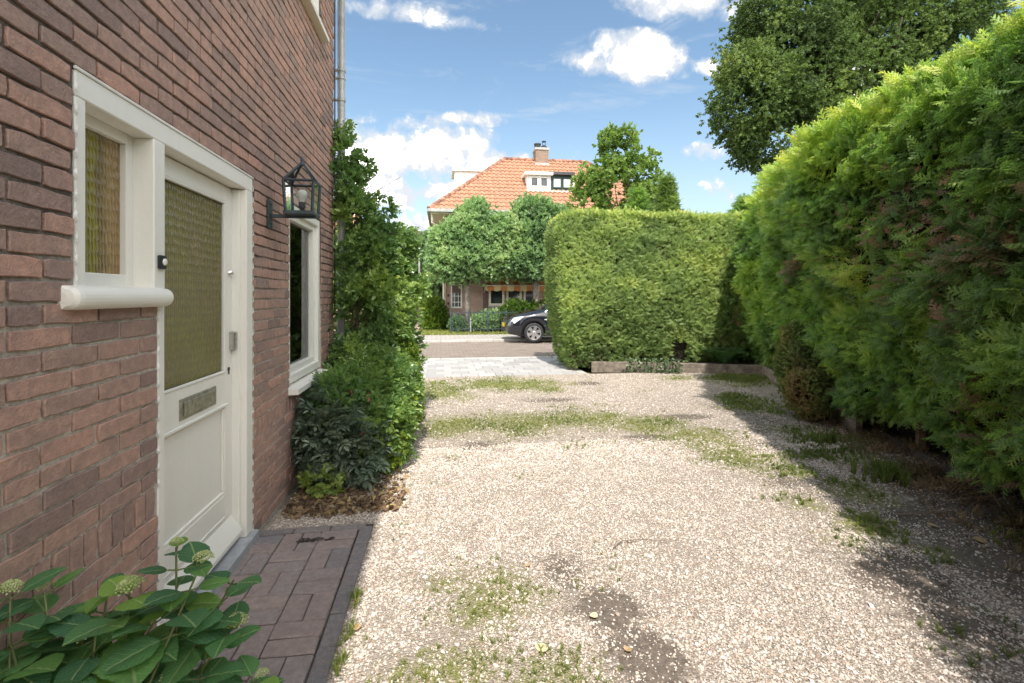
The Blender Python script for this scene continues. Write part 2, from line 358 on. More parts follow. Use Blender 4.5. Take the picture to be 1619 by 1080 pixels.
def clearglass(name='clear_glass', k=1.6, tint=(.93,.96,.94)):
    m, t = newmat(name); s = NT(t); fr = s.n('ShaderNodeFresnel'); fr.inputs[0].default_value = 1.5
    tr = s.n('ShaderNodeBsdfTransparent'); tr.inputs[0].default_value = (*tint, 1); gl = s.n('ShaderNodeBsdfGlossy'); gl.inputs['Roughness'].default_value = .02
    x = s.n('ShaderNodeMixShader'); s.l(s.math('MULTIPLY', fr.outputs[0], k, clamp=True), x.inputs[0]); s.l(tr.outputs[0], x.inputs[1]); s.l(gl.outputs[0], x.inputs[2]); s.out(x.outputs[0]); return m
M['glass'] = clearglass(k=1.15)
def groundmat(name, cell=125.):
    m, t = newmat(name); s = NT(t); p = s.pos()
    vo = s.n('ShaderNodeTexVoronoi'); vo.inputs['Scale'].default_value = cell; s.l(p, vo.inputs['Vector'])
    sepc = s.n('ShaderNodeSeparateColor'); s.l(vo.outputs['Color'], sepc.inputs[0])
    c = s.ramp(sepc.outputs[0], [(0, (.30,.235,.185)), (.3, (.45,.375,.31)), (.6, (.57,.495,.42)), (.85, (.66,.60,.53)), (1, (.42,.32,.24))])
    c = s.mix(s.rng(vo.outputs['Distance'], .35, .75), c, (.27,.225,.18))
    c = s.mix(s.math('MULTIPLY', s.rng(s.noise(1.3, 6, .6, p), .42, .7), .4), c, (.36,.30,.245))
    at = s.n('ShaderNodeAttribute', attribute_name='mask'); sm = s.n('ShaderNodeSeparateColor'); s.l(at.outputs['Color'], sm.inputs[0])
    n = s.noise(16, 7, .7, p); n2 = s.noise(45, 5, .7, p)
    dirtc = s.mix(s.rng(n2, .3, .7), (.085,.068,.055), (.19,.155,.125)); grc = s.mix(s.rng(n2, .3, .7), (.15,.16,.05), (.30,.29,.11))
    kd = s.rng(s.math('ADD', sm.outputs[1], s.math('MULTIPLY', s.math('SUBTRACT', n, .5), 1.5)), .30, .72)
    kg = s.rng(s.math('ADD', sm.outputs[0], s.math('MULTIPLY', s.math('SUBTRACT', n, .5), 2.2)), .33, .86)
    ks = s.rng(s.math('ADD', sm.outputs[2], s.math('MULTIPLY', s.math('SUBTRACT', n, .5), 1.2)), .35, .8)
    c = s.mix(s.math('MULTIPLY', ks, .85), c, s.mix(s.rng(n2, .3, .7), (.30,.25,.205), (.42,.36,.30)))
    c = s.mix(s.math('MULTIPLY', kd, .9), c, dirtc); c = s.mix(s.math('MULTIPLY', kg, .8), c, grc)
    h = s.math('ADD', s.math('MULTIPLY', s.math('SUBTRACT', .6, vo.outputs['Distance']), s.math('SUBTRACT', 1., s.math('MULTIPLY', kd, .7))), s.math('MULTIPLY', n2, .8))
    s.out(s.prin(c, .92, .2, s.bump(h, .008))); return m
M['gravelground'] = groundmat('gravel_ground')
def stonemat():
    m, t = newmat('shell_gravel'); s = NT(t)
    c = s.ramp(s.rand(), [(0, (.30,.23,.18)), (.08, (.44,.345,.275)), (.35, (.56,.47,.395)), (.65, (.64,.565,.49)), (.92, (.69,.635,.575)), (1, (.76,.73,.69))])
    s.out(s.prin(c, .75, .3)); return m
M['stone'] = stonemat()
def outer():
    m, t = newmat('outer_ground'); s = NT(t); p = s.pos()
    c = s.ramp(s.noise(.35, 7, .6, p), [(.3, (.09,.10,.04)), (.5, (.15,.155,.06)), (.7, (.22,.19,.12))]); s.out(s.prin(c, .95, .1, s.bump(s.noise(20, 5, .7, p), .02))); return m
M['outer'] = outer()
def verge():
    m, t = newmat('dry_verge'); s = NT(t); p = s.pos()
    c = s.ramp(s.noise(1.2, 7, .65, p), [(.3, (.15,.16,.055)), (.5, (.25,.235,.10)), (.7, (.36,.31,.20))]); s.out(s.prin(c, .95, .1, s.bump(s.noise(30, 5, .7, p), .02))); return m
M['verge'] = verge()
M['sandpath'] = simple('sandy_side_path', (.42,.325,.24), .95, .15, 1.5, .005, 30)
M['paver'] = brick_mat('paver_clinker', [(0, (.36,.30,.265)), (.3, (.40,.305,.27)), (.6, (.36,.305,.28)), (.8, (.43,.33,.285)), (1, (.28,.26,.255))], attr=False)
M['paver_grey'] = brick_mat('paver_edging', [(0, (.27,.245,.235)), (.5, (.32,.28,.265)), (1, (.24,.22,.21))], attr=False)
def tile_mat():
    m, t = newmat('pale_paving_tile'); s = NT(t); p = s.pos()
    c = s.ramp(s.rand(), [(0, (.32,.31,.30)), (.5, (.39,.38,.365)), (1, (.46,.445,.43))]); c = s.mix(s.math('MULTIPLY', s.rng(s.noise(12, 5, .7, p), .4, .7), .35), c, (.36,.33,.30))
    s.out(s.prin(c, .9, .2, s.bump(s.noise(80, 3, .6, p), .002))); return m
M['tile'] = tile_mat()
def rooftile():
    m, t = newmat('orange_clay_tile'); s = NT(t); p = s.pos()
    c = s.ramp(s.noise(5.5, 6, .7, p), [(.25, (.26,.12,.075)), (.45, (.38,.195,.12)), (.6, (.43,.245,.16)), (.75, (.46,.32,.23))])
    c = s.mix(s.math('MULTIPLY', s.rng(s.noise(1.1, 5, .6, p), .5, .75), .4), c, (.33,.21,.14)); s.out(s.prin(c, .8, .25)); return m
M['rooftile'] = rooftile()
M['ridge'] = simple('ridge_tile_clay', (.40,.20,.13), .85, .3, 3)
def awn():
    m, t = newmat('striped_awning'); s = NT(t); p = s.pos(); q = s.n('ShaderNodeSeparateXYZ'); s.l(p, q.inputs[0])
    w = s.math('FRACT', s.math('MULTIPLY', q.outputs[0], 1.9)); c = s.mix(s.math('GREATER_THAN', w, .5), (.74,.58,.33), (.62,.27,.11)); s.out(s.prin(c, .9, .1)); return m
M['awning'] = awn()

M['conif_dark'] = leafmat('leyland_green', [(0, (0.530,0.301,0.277)), (.12, (0.390,0.238,0.191)), (.25, (0.153,0.238,0.113)), (.5, (0.279,0.425,0.148)), (.75, (0.460,0.588,0.156)), (1, (0.669,0.666,0.173))], .5, .38)  # tall hedge and dark conifers, brown through dark green to lime
M['conif_lime'] = leafmat('thuja_lime_green', [(0, (0.231,0.168,0.118)), (.2, (0.127,0.202,0.067)), (.5, (0.311,0.414,0.143)), (.8, (0.485,0.560,0.185)), (1, (0.660,0.660,0.235))], .5, .38)
M['leaf_linden'] = leafmat('linden_leaf', [(0, (0.151,0.255,0.135)), (.5, (0.323,0.460,0.227)), (1, (0.559,0.629,0.364))], .38, .35, spec=.5)
M['leaf_oak'] = leafmat('young_oak_leaf', [(0, (0.113,0.196,0.048)), (.5, (0.228,0.333,0.083)), (1, (0.354,0.425,0.138))], .4, .35, spec=.5)
M['leaf_big'] = leafmat('dark_evergreen_leaf', [(0, (0.066,0.101,0.040)), (.5, (0.138,0.207,0.065)), (1, (0.299,0.356,0.106))], .5, .3)
M['leaf_climb'] = leafmat('climber_leaf', [(0, (0.083,0.166,0.072)), (.5, (0.187,0.304,0.097)), (.85, (0.338,0.442,0.121)), (1, (0.541,0.580,0.129))], .3, .3, spec=.6)
M['leaf_dark'] = leafmat('mahonia_leaf', [(0, (.07,.105,.08)), (.6, (.14,.19,.13)), (1, (.25,.30,.21))], .35, .2, spec=.5)
M['leaf_lime'] = leafmat('lime_shrub_leaf', [(0, (.10,.18,.03)), (1, (.28,.36,.05))], .4, .4)
M['leaf_red'] = leafmat('red_leaf', [(0, (.22,.05,.035)), (1, (.32,.12,.07))], .4, .3)
M['leaf_red_shrub'] = leafmat('reddish_shrub_leaf', [(0, (.10,.14,.05)), (.5, (.19,.25,.085)), (.85, (.30,.27,.11)), (1, (.38,.25,.13))], .5, .3)
M['grassb'] = leafmat('grass_blade', [(0, (0.149,0.189,0.057)), (.5, (0.257,0.304,0.081)), (1, (0.459,0.446,0.178))], .6, .35)
M['fern'] = leafmat('fern_leaf', [(0, (.05,.11,.035)), (1, (.09,.17,.055))], .5, .35, usetone=False)
M['litter'] = leafmat('dry_leaf', [(0, (.11,.075,.05)), (.4, (.22,.145,.095)), (.7, (.33,.22,.13)), (1, (.48,.36,.17))], .8, .15, usetone=False)
M['yellowleaf'] = simple('yellow_fallen_leaf', (.76,.64,.40), .7, .1, 60)
M['tanleaf'] = simple('tan_fallen_leaf', (.55,.37,.20), .8, .15, 60)
M['ivy'] = leafmat('variegated_ivy', [(0, (.06,.12,.05)), (.55, (.13,.20,.09)), (.8, (.30,.36,.22)), (1, (.5,.53,.4))], .5, .2, usetone=False)
def hydmat():
    m, t = newmat('hydrangea_leaf'); s = NT(t); u = s.n('ShaderNodeUVMap'); q = s.n('ShaderNodeSeparateXYZ'); s.l(u.outputs[0], q.inputs[0])
    au = s.math('ABSOLUTE', s.math('SUBTRACT', q.outputs[0], .5)); mid = s.rng(au, .012, .035, 1., 0.)
    w = s.math('FRACT', s.math('MULTIPLY', s.math('SUBTRACT', q.outputs[1], s.math('MULTIPLY', au, .75)), 7.5)); sv = s.rng(s.math('ABSOLUTE', s.math('SUBTRACT', w, .5)), .0, .11, 1., 0.)
    n = s.noise(30, 4, .6, s.objc()); base = s.ramp(s.rand(), [(0, (.085,.20,.10)), (.45, (.12,.27,.105)), (.75, (.19,.36,.10)), (1, (.33,.48,.09))])
    base = s.mix(s.rng(n, .3, .7), s.mix(1., base, (.72,.8,.8), 'MULTIPLY'), base)
    c = s.mix(s.math('MULTIPLY', s.math('MAXIMUM', mid, s.math('MULTIPLY', sv, .45)), .6), base, (.42,.52,.25))
    h = s.math('SUBTRACT', s.math('MULTIPLY', n, .5), s.math('ADD', s.math('MULTIPLY', mid, .3), s.math('MULTIPLY', sv, .25)))
    b = s.n('ShaderNodeBsdfPrincipled'); s.l(c, b.inputs['Base Color']); b.inputs['Roughness'].default_value = .55; b.inputs['Specular IOR Level'].default_value = .3; s.l(s.bump(h, .004), b.inputs['Normal'])
    tr = s.n('ShaderNodeBsdfTranslucent'); s.l(s.mix(1., c, (1.2,1.5,.5), 'MULTIPLY'), tr.inputs[0]); x = s.n('ShaderNodeMixShader'); x.inputs[0].default_value = .3; s.l(b.outputs[0], x.inputs[1]); s.l(tr.outputs[0], x.inputs[2]); s.out(x.outputs[0]); return m
M['hyd'] = hydmat()

# ------------------------------------------------------------------ scatter: instances made inside one object from its own prototype islands
_gn = {}
def scatter_tree(k):
    if k in _gn: return _gn[k]
    g = bpy.data.node_groups.new('scatter_%d' % k, 'GeometryNodeTree')
    g.interface.new_socket('Geometry', in_out='INPUT', socket_type='NodeSocketGeometry'); g.interface.new_socket('Geometry', in_out='OUTPUT', socket_type='NodeSocketGeometry')
    gi = g.nodes.new('NodeGroupInput'); go = g.nodes.new('NodeGroupOutput'); jn = g.nodes.new('GeometryNodeJoinGeometry')
    def attr(nm, ty):
        a = g.nodes.new('GeometryNodeInputNamedAttribute'); a.data_type = ty; a.inputs['Name'].default_value = nm; return a.outputs['Attribute']
    kind = attr('kind', 'INT'); rot = attr('rot', 'FLOAT_VECTOR'); scl = attr('scl', 'FLOAT')
    er = g.nodes.new('FunctionNodeEulerToRotation'); g.links.new(rot, er.inputs[0])
    for i in range(k):
        def sepr(val):
            c = g.nodes.new('FunctionNodeCompare'); c.data_type = 'INT'; c.operation = 'EQUAL'; g.links.new(kind, c.inputs[2]); c.inputs[3].default_value = val
            s = g.nodes.new('GeometryNodeSeparateGeometry'); s.domain = 'POINT'; g.links.new(gi.outputs[0], s.inputs[0]); g.links.new(c.outputs[0], s.inputs[1]); return s.outputs[0]
        ip = g.nodes.new('GeometryNodeInstanceOnPoints'); g.links.new(sepr(i), ip.inputs['Points']); g.links.new(sepr(-(i+1)), ip.inputs['Instance'])
        g.links.new(er.outputs[0], ip.inputs['Rotation']); g.links.new(scl, ip.inputs['Scale']); g.links.new(ip.outputs[0], jn.inputs[0])
    g.links.new(jn.outputs[0], go.inputs[0]); _gn[k] = g; return g
def eulers(d, roll, up=(0, 0, 1)):
    """rotations whose local +Y points along d; roll turns local Z round it"""
    d = d/np.linalg.norm(d, axis=1)[:, None]; u = np.array(up, float); u = np.tile(u, (len(d), 1)) if u.ndim == 1 else u/np.linalg.norm(u, axis=1)[:, None]; bad = np.abs((d*u).sum(1)) > .97; u[bad] = (1, 0, 0)
    x = np.cross(d, u); x /= np.linalg.norm(x, axis=1)[:, None]; z = np.cross(x, d)
    c, s_ = np.cos(roll)[:, None], np.sin(roll)[:, None]; x2 = x*c+z*s_; z2 = -x*s_+z*c
    rx = np.arctan2(d[:, 2], z2[:, 2]); ry = -np.arcsin(np.clip(x2[:, 2], -1, 1)); rz = np.arctan2(x2[:, 1], x2[:, 0])
    return np.stack([rx, ry, rz], 1)
def scatter(name, protos, mats, pos, rot, scl, parent=None, tone=None, variant=None, kind=None):
    """protos: list of (verts, faces, matidx)"""
    off = np.array(wloc(parent)) if parent else np.zeros(3); pos = np.asarray(pos)-off; n = len(pos); k = len(protos)
    V = []; Fc = []; MI = []; kd = []
    for i, (v, f, mi) in enumerate(protos):
        o = len(V); V += [tuple(map(float, p)) for p in v]; Fc += [tuple(int(a)+o for a in q) for q in f]; MI += ([mi]*len(f) if isinstance(mi, int) else list(mi)); kd += [-(i+1)]*len(v)
    np_ = len(V); V = np.vstack([np.array(V), pos]); me = bpy.data.meshes.new(name)
    me.from_pydata(V.tolist(), [], Fc)
    for m in (mats if isinstance(mats, (list, tuple)) else [mats]): me.materials.append(m)
    me.polygons.foreach_set('material_index', MI)
    if variant is None: variant = rng.integers(0, k, n)
    a = me.attributes.new('kind', 'INT', 'POINT'); a.data.foreach_set('value', np.concatenate([np.array(kd), variant]).astype(np.int32))
    a = me.attributes.new('rot', 'FLOAT_VECTOR', 'POINT'); a.data.foreach_set('vector', np.vstack([np.zeros((np_, 3)), rot]).astype(np.float32).ravel())
    a = me.attributes.new('scl', 'FLOAT', 'POINT'); a.data.foreach_set('value', np.concatenate([np.ones(np_), scl]).astype(np.float32))
    a = me.attributes.new('tone', 'FLOAT', 'POINT'); a.data.foreach_set('value', np.concatenate([np.zeros(np_), tone if tone is not None else np.full(n, .5)]).astype(np.float32))
    me.update(); o = put(name, me, parent, kind='stuff' if kind is None else kind); md = o.modifiers.new('scatter', 'NODES'); md.node_group = scatter_tree(k); return o

# prototypes (unit size)
def frond(seed, n=9, wide=.42, droop=.18):
    r = random.Random(seed); V = []; F_ = []
    def strip(p, q, w):
        p = np.array(p); q = np.array(q); d = q-p; nn = np.array([-d[1], d[0], 0]); nn /= (np.linalg.norm(nn)+1e-9)
        o = len(V); V.extend([p-nn*w, p+nn*w, q+nn*w*.15, q-nn*w*.15]); F_.append((o, o+1, o+2, o+3))
    z = lambda y, x: -droop*y*y-.35*abs(x)**1.5+r.uniform(-.02, .02)
    strip((0, 0, 0), (0, .5, z(.5, 0)), .028); strip((0, .5, z(.5, 0)), (r.uniform(-.03, .03), 1, z(1, 0)), .030)
    for i in range(n):
        t = .12+.8*i/n; sd = 1 if i % 2 else -1; l = wide*(1-t*.72)*r.uniform(.8, 1.15); ang = R(r.uniform(38, 55))
        p0 = (0, t, z(t, 0)); x1 = sd*l*math.sin(ang); y1 = t+l*math.cos(ang); p1 = (x1, y1, z(y1, x1)); strip(p0, p1, .040)
        for j in (.35, .7):
            b = (p0[0]+(p1[0]-p0[0])*j, p0[1]+(p1[1]-p0[1])*j, p0[2]+(p1[2]-p0[2])*j); l2 = l*.42*(1.2-j)
            for s2 in (1, -1):
                a2 = sd*ang+s2*R(42); q = (b[0]+l2*math.sin(a2), b[1]+l2*math.cos(a2), b[2]-.03+r.uniform(-.03, .03)); strip(b, q, .034)
    return V, F_, 0
def leafv(l, w, fold=.12, curl=.15, tip=.5):
    """6 triangles, folded on the midrib"""
    v = [(0, 0, 0), (-w*.8, l*.32, fold*w*2), (-w*.75, l*.68, fold*w*2-curl*l*.3), (0, l, -curl*l), (w*.75, l*.68, fold*w*2-curl*l*.3), (w*.8, l*.32, fold*w*2), (0, l*.5, -curl*l*.25)]
    return v, [(0, 6, 1), (1, 6, 2), (2, 6, 3), (3, 6, 4), (4, 6, 5), (5, 6, 0)]
def cluster(seed, n=6, l=.5, w=.17, spread=1., stem=True):
    r = random.Random(seed); V = []; F_ = []
    for i in range(n):
        v, f = leafv(l*r.uniform(.75, 1.2), w*r.uniform(.8, 1.15), r.uniform(.02, .25), r.uniform(0, .35))
        mt = Matrix.Translation((0, r.uniform(0, .55), 0)) @ Matrix.Rotation(r.uniform(0, 2*PI), 4, 'Y') @ Matrix.Rotation(spread*r.uniform(-1.1, .9), 4, 'X') @ Matrix.Rotation(spread*r.uniform(-.8, .8), 4, 'Z')
        o = len(V); V += [tuple(mt @ Vector(p)) for p in v]; F_ += [tuple(a+o for a in q) for q in f]
    return V, F_, 0
def pinnate(seed, pairs=4, l=.34, w=.075):
    r = random.Random(seed); V = []; F_ = []
    def addl(mt, k=1.):
        v, f = leafv(l*k, w*k, .1, .2); o = len(V); V.extend([tuple(mt @ Vector(p)) for p in v]); F_.extend([tuple(a+o for a in q) for q in f])
    V += [(-.008, 0, 0), (.008, 0, 0), (.005, .8, -.1), (-.005, .8, -.1)]; F_.append((0, 1, 2, 3))
    for i in range(pairs):
        y = .25+.6*i/pairs
        for sd in (1, -1): addl(Matrix.Translation((0, y, -.12*y*y)) @ Matrix.Rotation(-sd*R(r.uniform(50, 70)), 4, 'Z') @ Matrix.Rotation(R(r.uniform(-20, 10)), 4, 'X') @ Matrix.Rotation(R(r.uniform(-25, 25)), 4, 'Y'), r.uniform(.85, 1.1))
    addl(Matrix.Translation((0, .8, -.1)) @ Matrix.Rotation(R(-15), 4, 'X')); return V, F_, 0
def tuft(seed, n=9, h=1., sp=.5, w=.05):
    r = random.Random(seed); V = []; F_ = []
    for i in range(n):
        a = r.uniform(0, 2*PI); l = h*r.uniform(.5, 1.1); s_ = sp*r.uniform(.3, 1.2); bx, by = r.uniform(-.15, .15)*sp, r.uniform(-.15, .15)*sp
        dx, dy = math.cos(a), math.sin(a); px, py = -dy*w/2, dx*w/2; o = len(V)
        V += [(bx-px, by-py, 0), (bx+px, by+py, 0), (bx+dx*s_*.4+px*.8, by+dy*s_*.4+py*.8, l*.65), (bx+dx*s_*.4-px*.8, by+dy*s_*.4-py*.8, l*.65), (bx+dx*s_, by+dy*s_, l*r.uniform(.7, 1))]
        F_ += [(o, o+1, o+2, o+3), (o+3, o+2, o+4)]
    return V, F_, 0
def pebble(seed):
    r = np.random.default_rng(seed); v, f = ico(0); v = v*(1+r.uniform(-.22, .22, (len(v), 1))); v = v*np.array([1, r.uniform(.6, .9), r.uniform(.3, .55)]); return v.tolist(), f, 0
FRONDS = [frond(i, 8) for i in range(4)]

# ================================================================== SETTING: GROUND
XW = -1.052                                        # outer face of the near house wall
obj('ground', [(-300, -120, -.06), (300, -120, -.06), (300, 400, -.06), (-300, 400, -.06)], [(0, 1, 2, 3)], M['outer'], kind='structure')
GR = [(0.03,7.28,0.55,0.8,.95), (1.00,7.75,1.0,0.7,1), (1.54,7.36,0.38,0.5,.8), (-.1,8.0,.4,.35,.7), (0.16,5.42,0.55,0.50,.95), (0.84,5.36,0.70,0.62,1), (1.58,5.46,0.7,0.50,1.), (2.20,5.10,0.52,0.45,1),
      (2.53,4.50,0.46,0.50,1), (2.50,3.97,0.32,0.50,1), (0.12,4.31,0.13,0.14,.7), (0.25,2.26,0.30,0.32,.80), (0.02,2.41,0.22,0.18,.7), (0.03,1.84,0.34,0.18,.78), (0.42,1.79,0.22,0.13,.75), (0.17,2.17,0.16,0.16,.95),
      (3.70,4.39,0.37,0.40,.8), (3.49,3.92,0.28,0.32,.75), (2.77,3.54,0.20,0.19,.8), (3.59,3.36,0.22,0.36,.8), (2.39,2.99,0.21,0.18,.8), (2.29,2.53,0.21,0.20,.7), (2.65,2.33,0.16,0.14,.7), (5.07,7.6,0.64,0.7,.95), (3.95,7.9,0.5,0.4,.7), (3.98,5.77,0.32,0.68,.6), (3.2,2.2,.25,.2,.5), (3.3,3.9,.3,.3,.8), (3.6,4.6,.35,.4,.75), (2.9,3.1,.25,.25,1.1), (2.55,2.65,.2,.25,1.), (3.9,5.9,.4,.7,1.), (4.9,7.5,.7,.6,1.1)]
DI = [(0.78,1.80,0.17,0.20,1.1), (0.61,2.44,0.13,0.23,.8), (0.73,2.11,0.19,0.19,1), (2.72,5.32,0.43,0.15,1), (1.45,6.53,0.50,0.18,.9), (2.00,4.62,0.25,0.15,1), (0.34,4.60,0.20,0.20,.8),
      (2.30,7.65,0.30,0.25,.9), (2.23,2.12,0.24,0.22,1.2), (2.14,1.83,0.18,0.16,1.1), (2.85,2.1,0.35,0.5,1), (3.0,2.68,0.36,0.35,.95), (2.21,1.73,0.15,0.16,.8), (2.58,3.37,0.28,0.35,.7), (-0.33,4.75,0.12,0.62,.6), (3.45,5.6,0.3,0.8,.6), (2.9,4.3,.3,.5,.5), (3.4,3.0,.3,.6,1), (2.6,1.4,.6,.4,1), (-.9,4.2,.5,.9,1)]
SA = [(-.16,1.93,.17,.24,1), (.04,2.03,.2,.1,.8), (-.25,2.2,.1,.2,.7), (1.2,2.5,.5,.35,.55), (1.6,3.3,.6,.5,.5), (.3,3.5,.4,.5,.45), (2.8,3.2,.4,.4,.6)]
def field(B, x, y):
    o = np.zeros_like(x)
    for (a, b, c, d, s_) in B: o = np.maximum(o, s_*np.exp(-((x-a)/c)**2*.9-((y-b)/d)**2*.9))
    return o
HD = np.array([-math.sin(R(22.5)), -math.cos(R(22.5))]); HN = np.array([-math.cos(R(22.5)), math.sin(R(22.5))]); HB = np.array([5.61, 8.0])   # the tall hedge: direction towards the camera, outward normal, a base point
def hdist(x, y): return (x-HB[0])*HN[0]+(y-HB[1])*HN[1]          # distance in front of the hedge base line
def ground_z(x, y):
    p = np.stack([x, y], 1); z = .012*sn(p, 1.6, 3, 2)+.004*sn(p, 7, 5, 2)
    hd = hdist(x, y); z += .05*np.clip(1-np.abs(hd+.15)/.55, 0, 1)*(y < 5.2)      # low bank at the hedge foot
    z += np.where(hd < -.15, .03, 0)*(y < 5.2); z = z-.014; z *= np.clip((8.5-y)/.3, 0, 1)*.999; return z
nx, ny = 260, 330; gx = np.linspace(-1.05, 6.2, nx); gy = np.linspace(-1.0, 8.5, ny); X, Y = np.meshgrid(gx, gy); xf, yf = X.ravel(), Y.ravel(); zf = ground_z(xf, yf)
path = (xf < -.42) & (yf < 3.12); zf[path] = -.03
idx = np.arange(nx*ny).reshape(ny, nx); q = np.stack([idx[:-1, :-1], idx[:-1, 1:], idx[1:, 1:], idx[1:, :-1]], -1).reshape(-1, 4)
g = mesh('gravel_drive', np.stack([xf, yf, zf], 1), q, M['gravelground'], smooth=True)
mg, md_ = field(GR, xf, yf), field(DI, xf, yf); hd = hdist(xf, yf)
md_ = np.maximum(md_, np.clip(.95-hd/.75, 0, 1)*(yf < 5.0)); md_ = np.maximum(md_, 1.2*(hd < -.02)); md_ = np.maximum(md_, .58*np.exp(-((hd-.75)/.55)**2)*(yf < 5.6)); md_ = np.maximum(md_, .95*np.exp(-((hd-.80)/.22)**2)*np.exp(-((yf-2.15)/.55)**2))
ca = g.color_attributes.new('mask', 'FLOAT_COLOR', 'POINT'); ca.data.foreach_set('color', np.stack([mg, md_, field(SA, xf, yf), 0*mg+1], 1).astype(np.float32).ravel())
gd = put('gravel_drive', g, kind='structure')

def visible(x, y):
    c, s_ = math.cos(PSI), math.sin(PSI); xc = x*c-y*s_; zc = x*s_+y*c; return (zc > 1.45) & (np.abs(xc) < zc*1.12+.1)
def gsamples(n, x0, x1, y0, y1):
    x = rng.uniform(x0, x1, n); y = rng.uniform(y0, y1, n); k = visible(x, y) & ((x > -.40) | (y > 3.14)) & (x > XW+.03); return x[k], y[k]
# loose stones lying on the drive
xs, ys = [], []
for (n, a) in ((250000, (-1.05, 5.5, 1.4, 4.6)), (62000, (-1.0, 6, 4.6, 8.45))):
    x, y = gsamples(n, *a); xs.append(x); ys.append(y)
x = np.concatenate(xs); y = np.concatenate(ys); p2 = np.stack([x, y], 1)
dd = np.clip(field(DI, x, y), 0, 1); gg = field(GR, x, y); hh = hdist(x, y)
keep = rng.uniform(size=len(x)) < (1-.80*np.clip(dd*1.2+.4*sn(p2, 9, 12, 2), 0, 1))*(1-.85*np.clip(gg*1.1+.4*sn(p2, 8, 31, 2), 0, 1))*np.clip(.25+hh/.9, .10, 1)*(1-.75*np.clip(field(SA, x, y)+.3*sn(p2, 6, 15, 2)-.2, 0, 1))
keep &= (hh > -.25)
x, y, dd = x[keep], y[keep], dd[keep]; sc = np.exp(rng.normal(math.log(.0047), .36, len(x)))*np.where(y > 4.0, 1.3, 1.0); sc = np.clip(sc, .0035, .014)
z = ground_z(x, y)+sc*.28
rt = np.stack([rng.normal(0, .35, len(x)), rng.normal(0, .35, len(x)), rng.uniform(0, 6.28, len(x))], 1)
scatter('gravel_stones', [pebble(i) for i in range(5)], M['stone'], np.stack([x, y, z], 1), rt, sc, kind='stuff')
# grass and moss in the gravel
x, y = gsamples(120000, -.6, 6, 1.4, 8.5); p2 = np.stack([x, y], 1); gg = field(GR, x, y); k = rng.uniform(size=len(x)) < .85*np.clip((gg-.36+.60*sn(p2, 5, 77, 3))*1.5, 0, 1)**1.3*np.where(y < 3, .75, .8)
k &= hdist(x, y) > -.1
x, y = x[k], y[k]; n = len(x); shade = hdist(x, y) < 1.1
tn = np.clip(.55+.35*sn(np.stack([x, y], 1), 3, 8, 2)-.25*shade, 0, 1)
scatter('drive_grass', [tuft(i, 9, 1, .9, .11) for i in range(4)], M['grassb'], np.stack([x, y, ground_z(x, y)], 1), np.stack([rng.normal(0, .2, n), rng.normal(0, .2, n), rng.uniform(0, 6.28, n)], 1), np.where(shade, .034, .021)*rng.uniform(.5, 1.5, n), tone=tn, kind='stuff')

# near pavement of pale tiles
pav = MB(); pav.box(-14, 2.6, 8.5, 10.9, -.10, -.012); pav.box(2.6, 30, 10.2, 10.9, -.10, -.012)
pv = pav.obj('pavement', M['concrete'], kind='structure')
tms = []
for i in range(4):
    b = MB(); b.box(-.147, .147, -.147, .147, -.03, 0, .005); tms.append(mesh('paving_tile', b.v, b.f, M['tile']))
for r_ in range(8):
    for c_ in range(20):
        xx = -2.2+c_*.3+(.15 if r_ % 2 else 0)
        if xx > 2.35 and r_ < 6: continue
        if xx > 3.6: continue
        put('paving_tile', random.choice(tms), pv, (xx, 8.65+r_*.3, .003+random.uniform(-.002, .003)), (random.uniform(-.006, .006), random.uniform(-.006, .006), random.choice((0, PI/2))))
ks = MB()
for i in range(44):
    ks.box(-14+i*1.0, -14+i*1.0+.99, 10.905, 11.02, -.1, .012, .01)
ks.obj('near_kerb', M['concrete'], kind='structure')
obj('street', [(-60, 11.02, -.03), (60, 11.02, -.03), (60, 15.2, -.03), (-60, 15.2, -.03)], [(0, 1, 2, 3)], M['street'], kind='structure')
ks = MB()
for i in range(80): ks.box(-20+i*.8, -20+i*.8+.79, 15.2, 15.32, -.1, .035, .01)
ks.obj('far_kerb', M['concrete'], kind='structure')
b = MB(); b.box(-60, 60, 15.32, 17.35, -.1, .02); b.obj('far_pavement', M['farpave'], kind='structure')
b = MB(); b.box(-.9, 40, 17.36, 20.3, -.1, .012); b.box(-60, -3.2, 17.36, 60, -.1, .012); b.obj('verge', M['verge'], kind='structure')
b = MB(); b.box(-3.2, -.9, 17.36, 90, -.1, .016); b.obj('side_path', M['sandpath'], kind='structure')
b = MB(); b.box(-60, 60, 60, 61, -.1, -.02); 
x = rng.uniform(-3, 6, 4200); y = rng.uniform(17.4, 20.1, 4200); k = (x > -.8) | (rng.uniform(size=4200) < .15); x, y = x[k], y[k]; n = len(x)
scatter('verge_grass', [tuft(i+9, 9, 1, .7, .09) for i in range(3)], M['grassb'], np.stack([x, y, np.full(n, .012)], 1), np.stack([0*x, 0*x, rng.uniform(0, 6.28, n)], 1), .075*rng.uniform(.5, 1.5, n), tone=rng.uniform(.3, 1, n), kind='stuff')

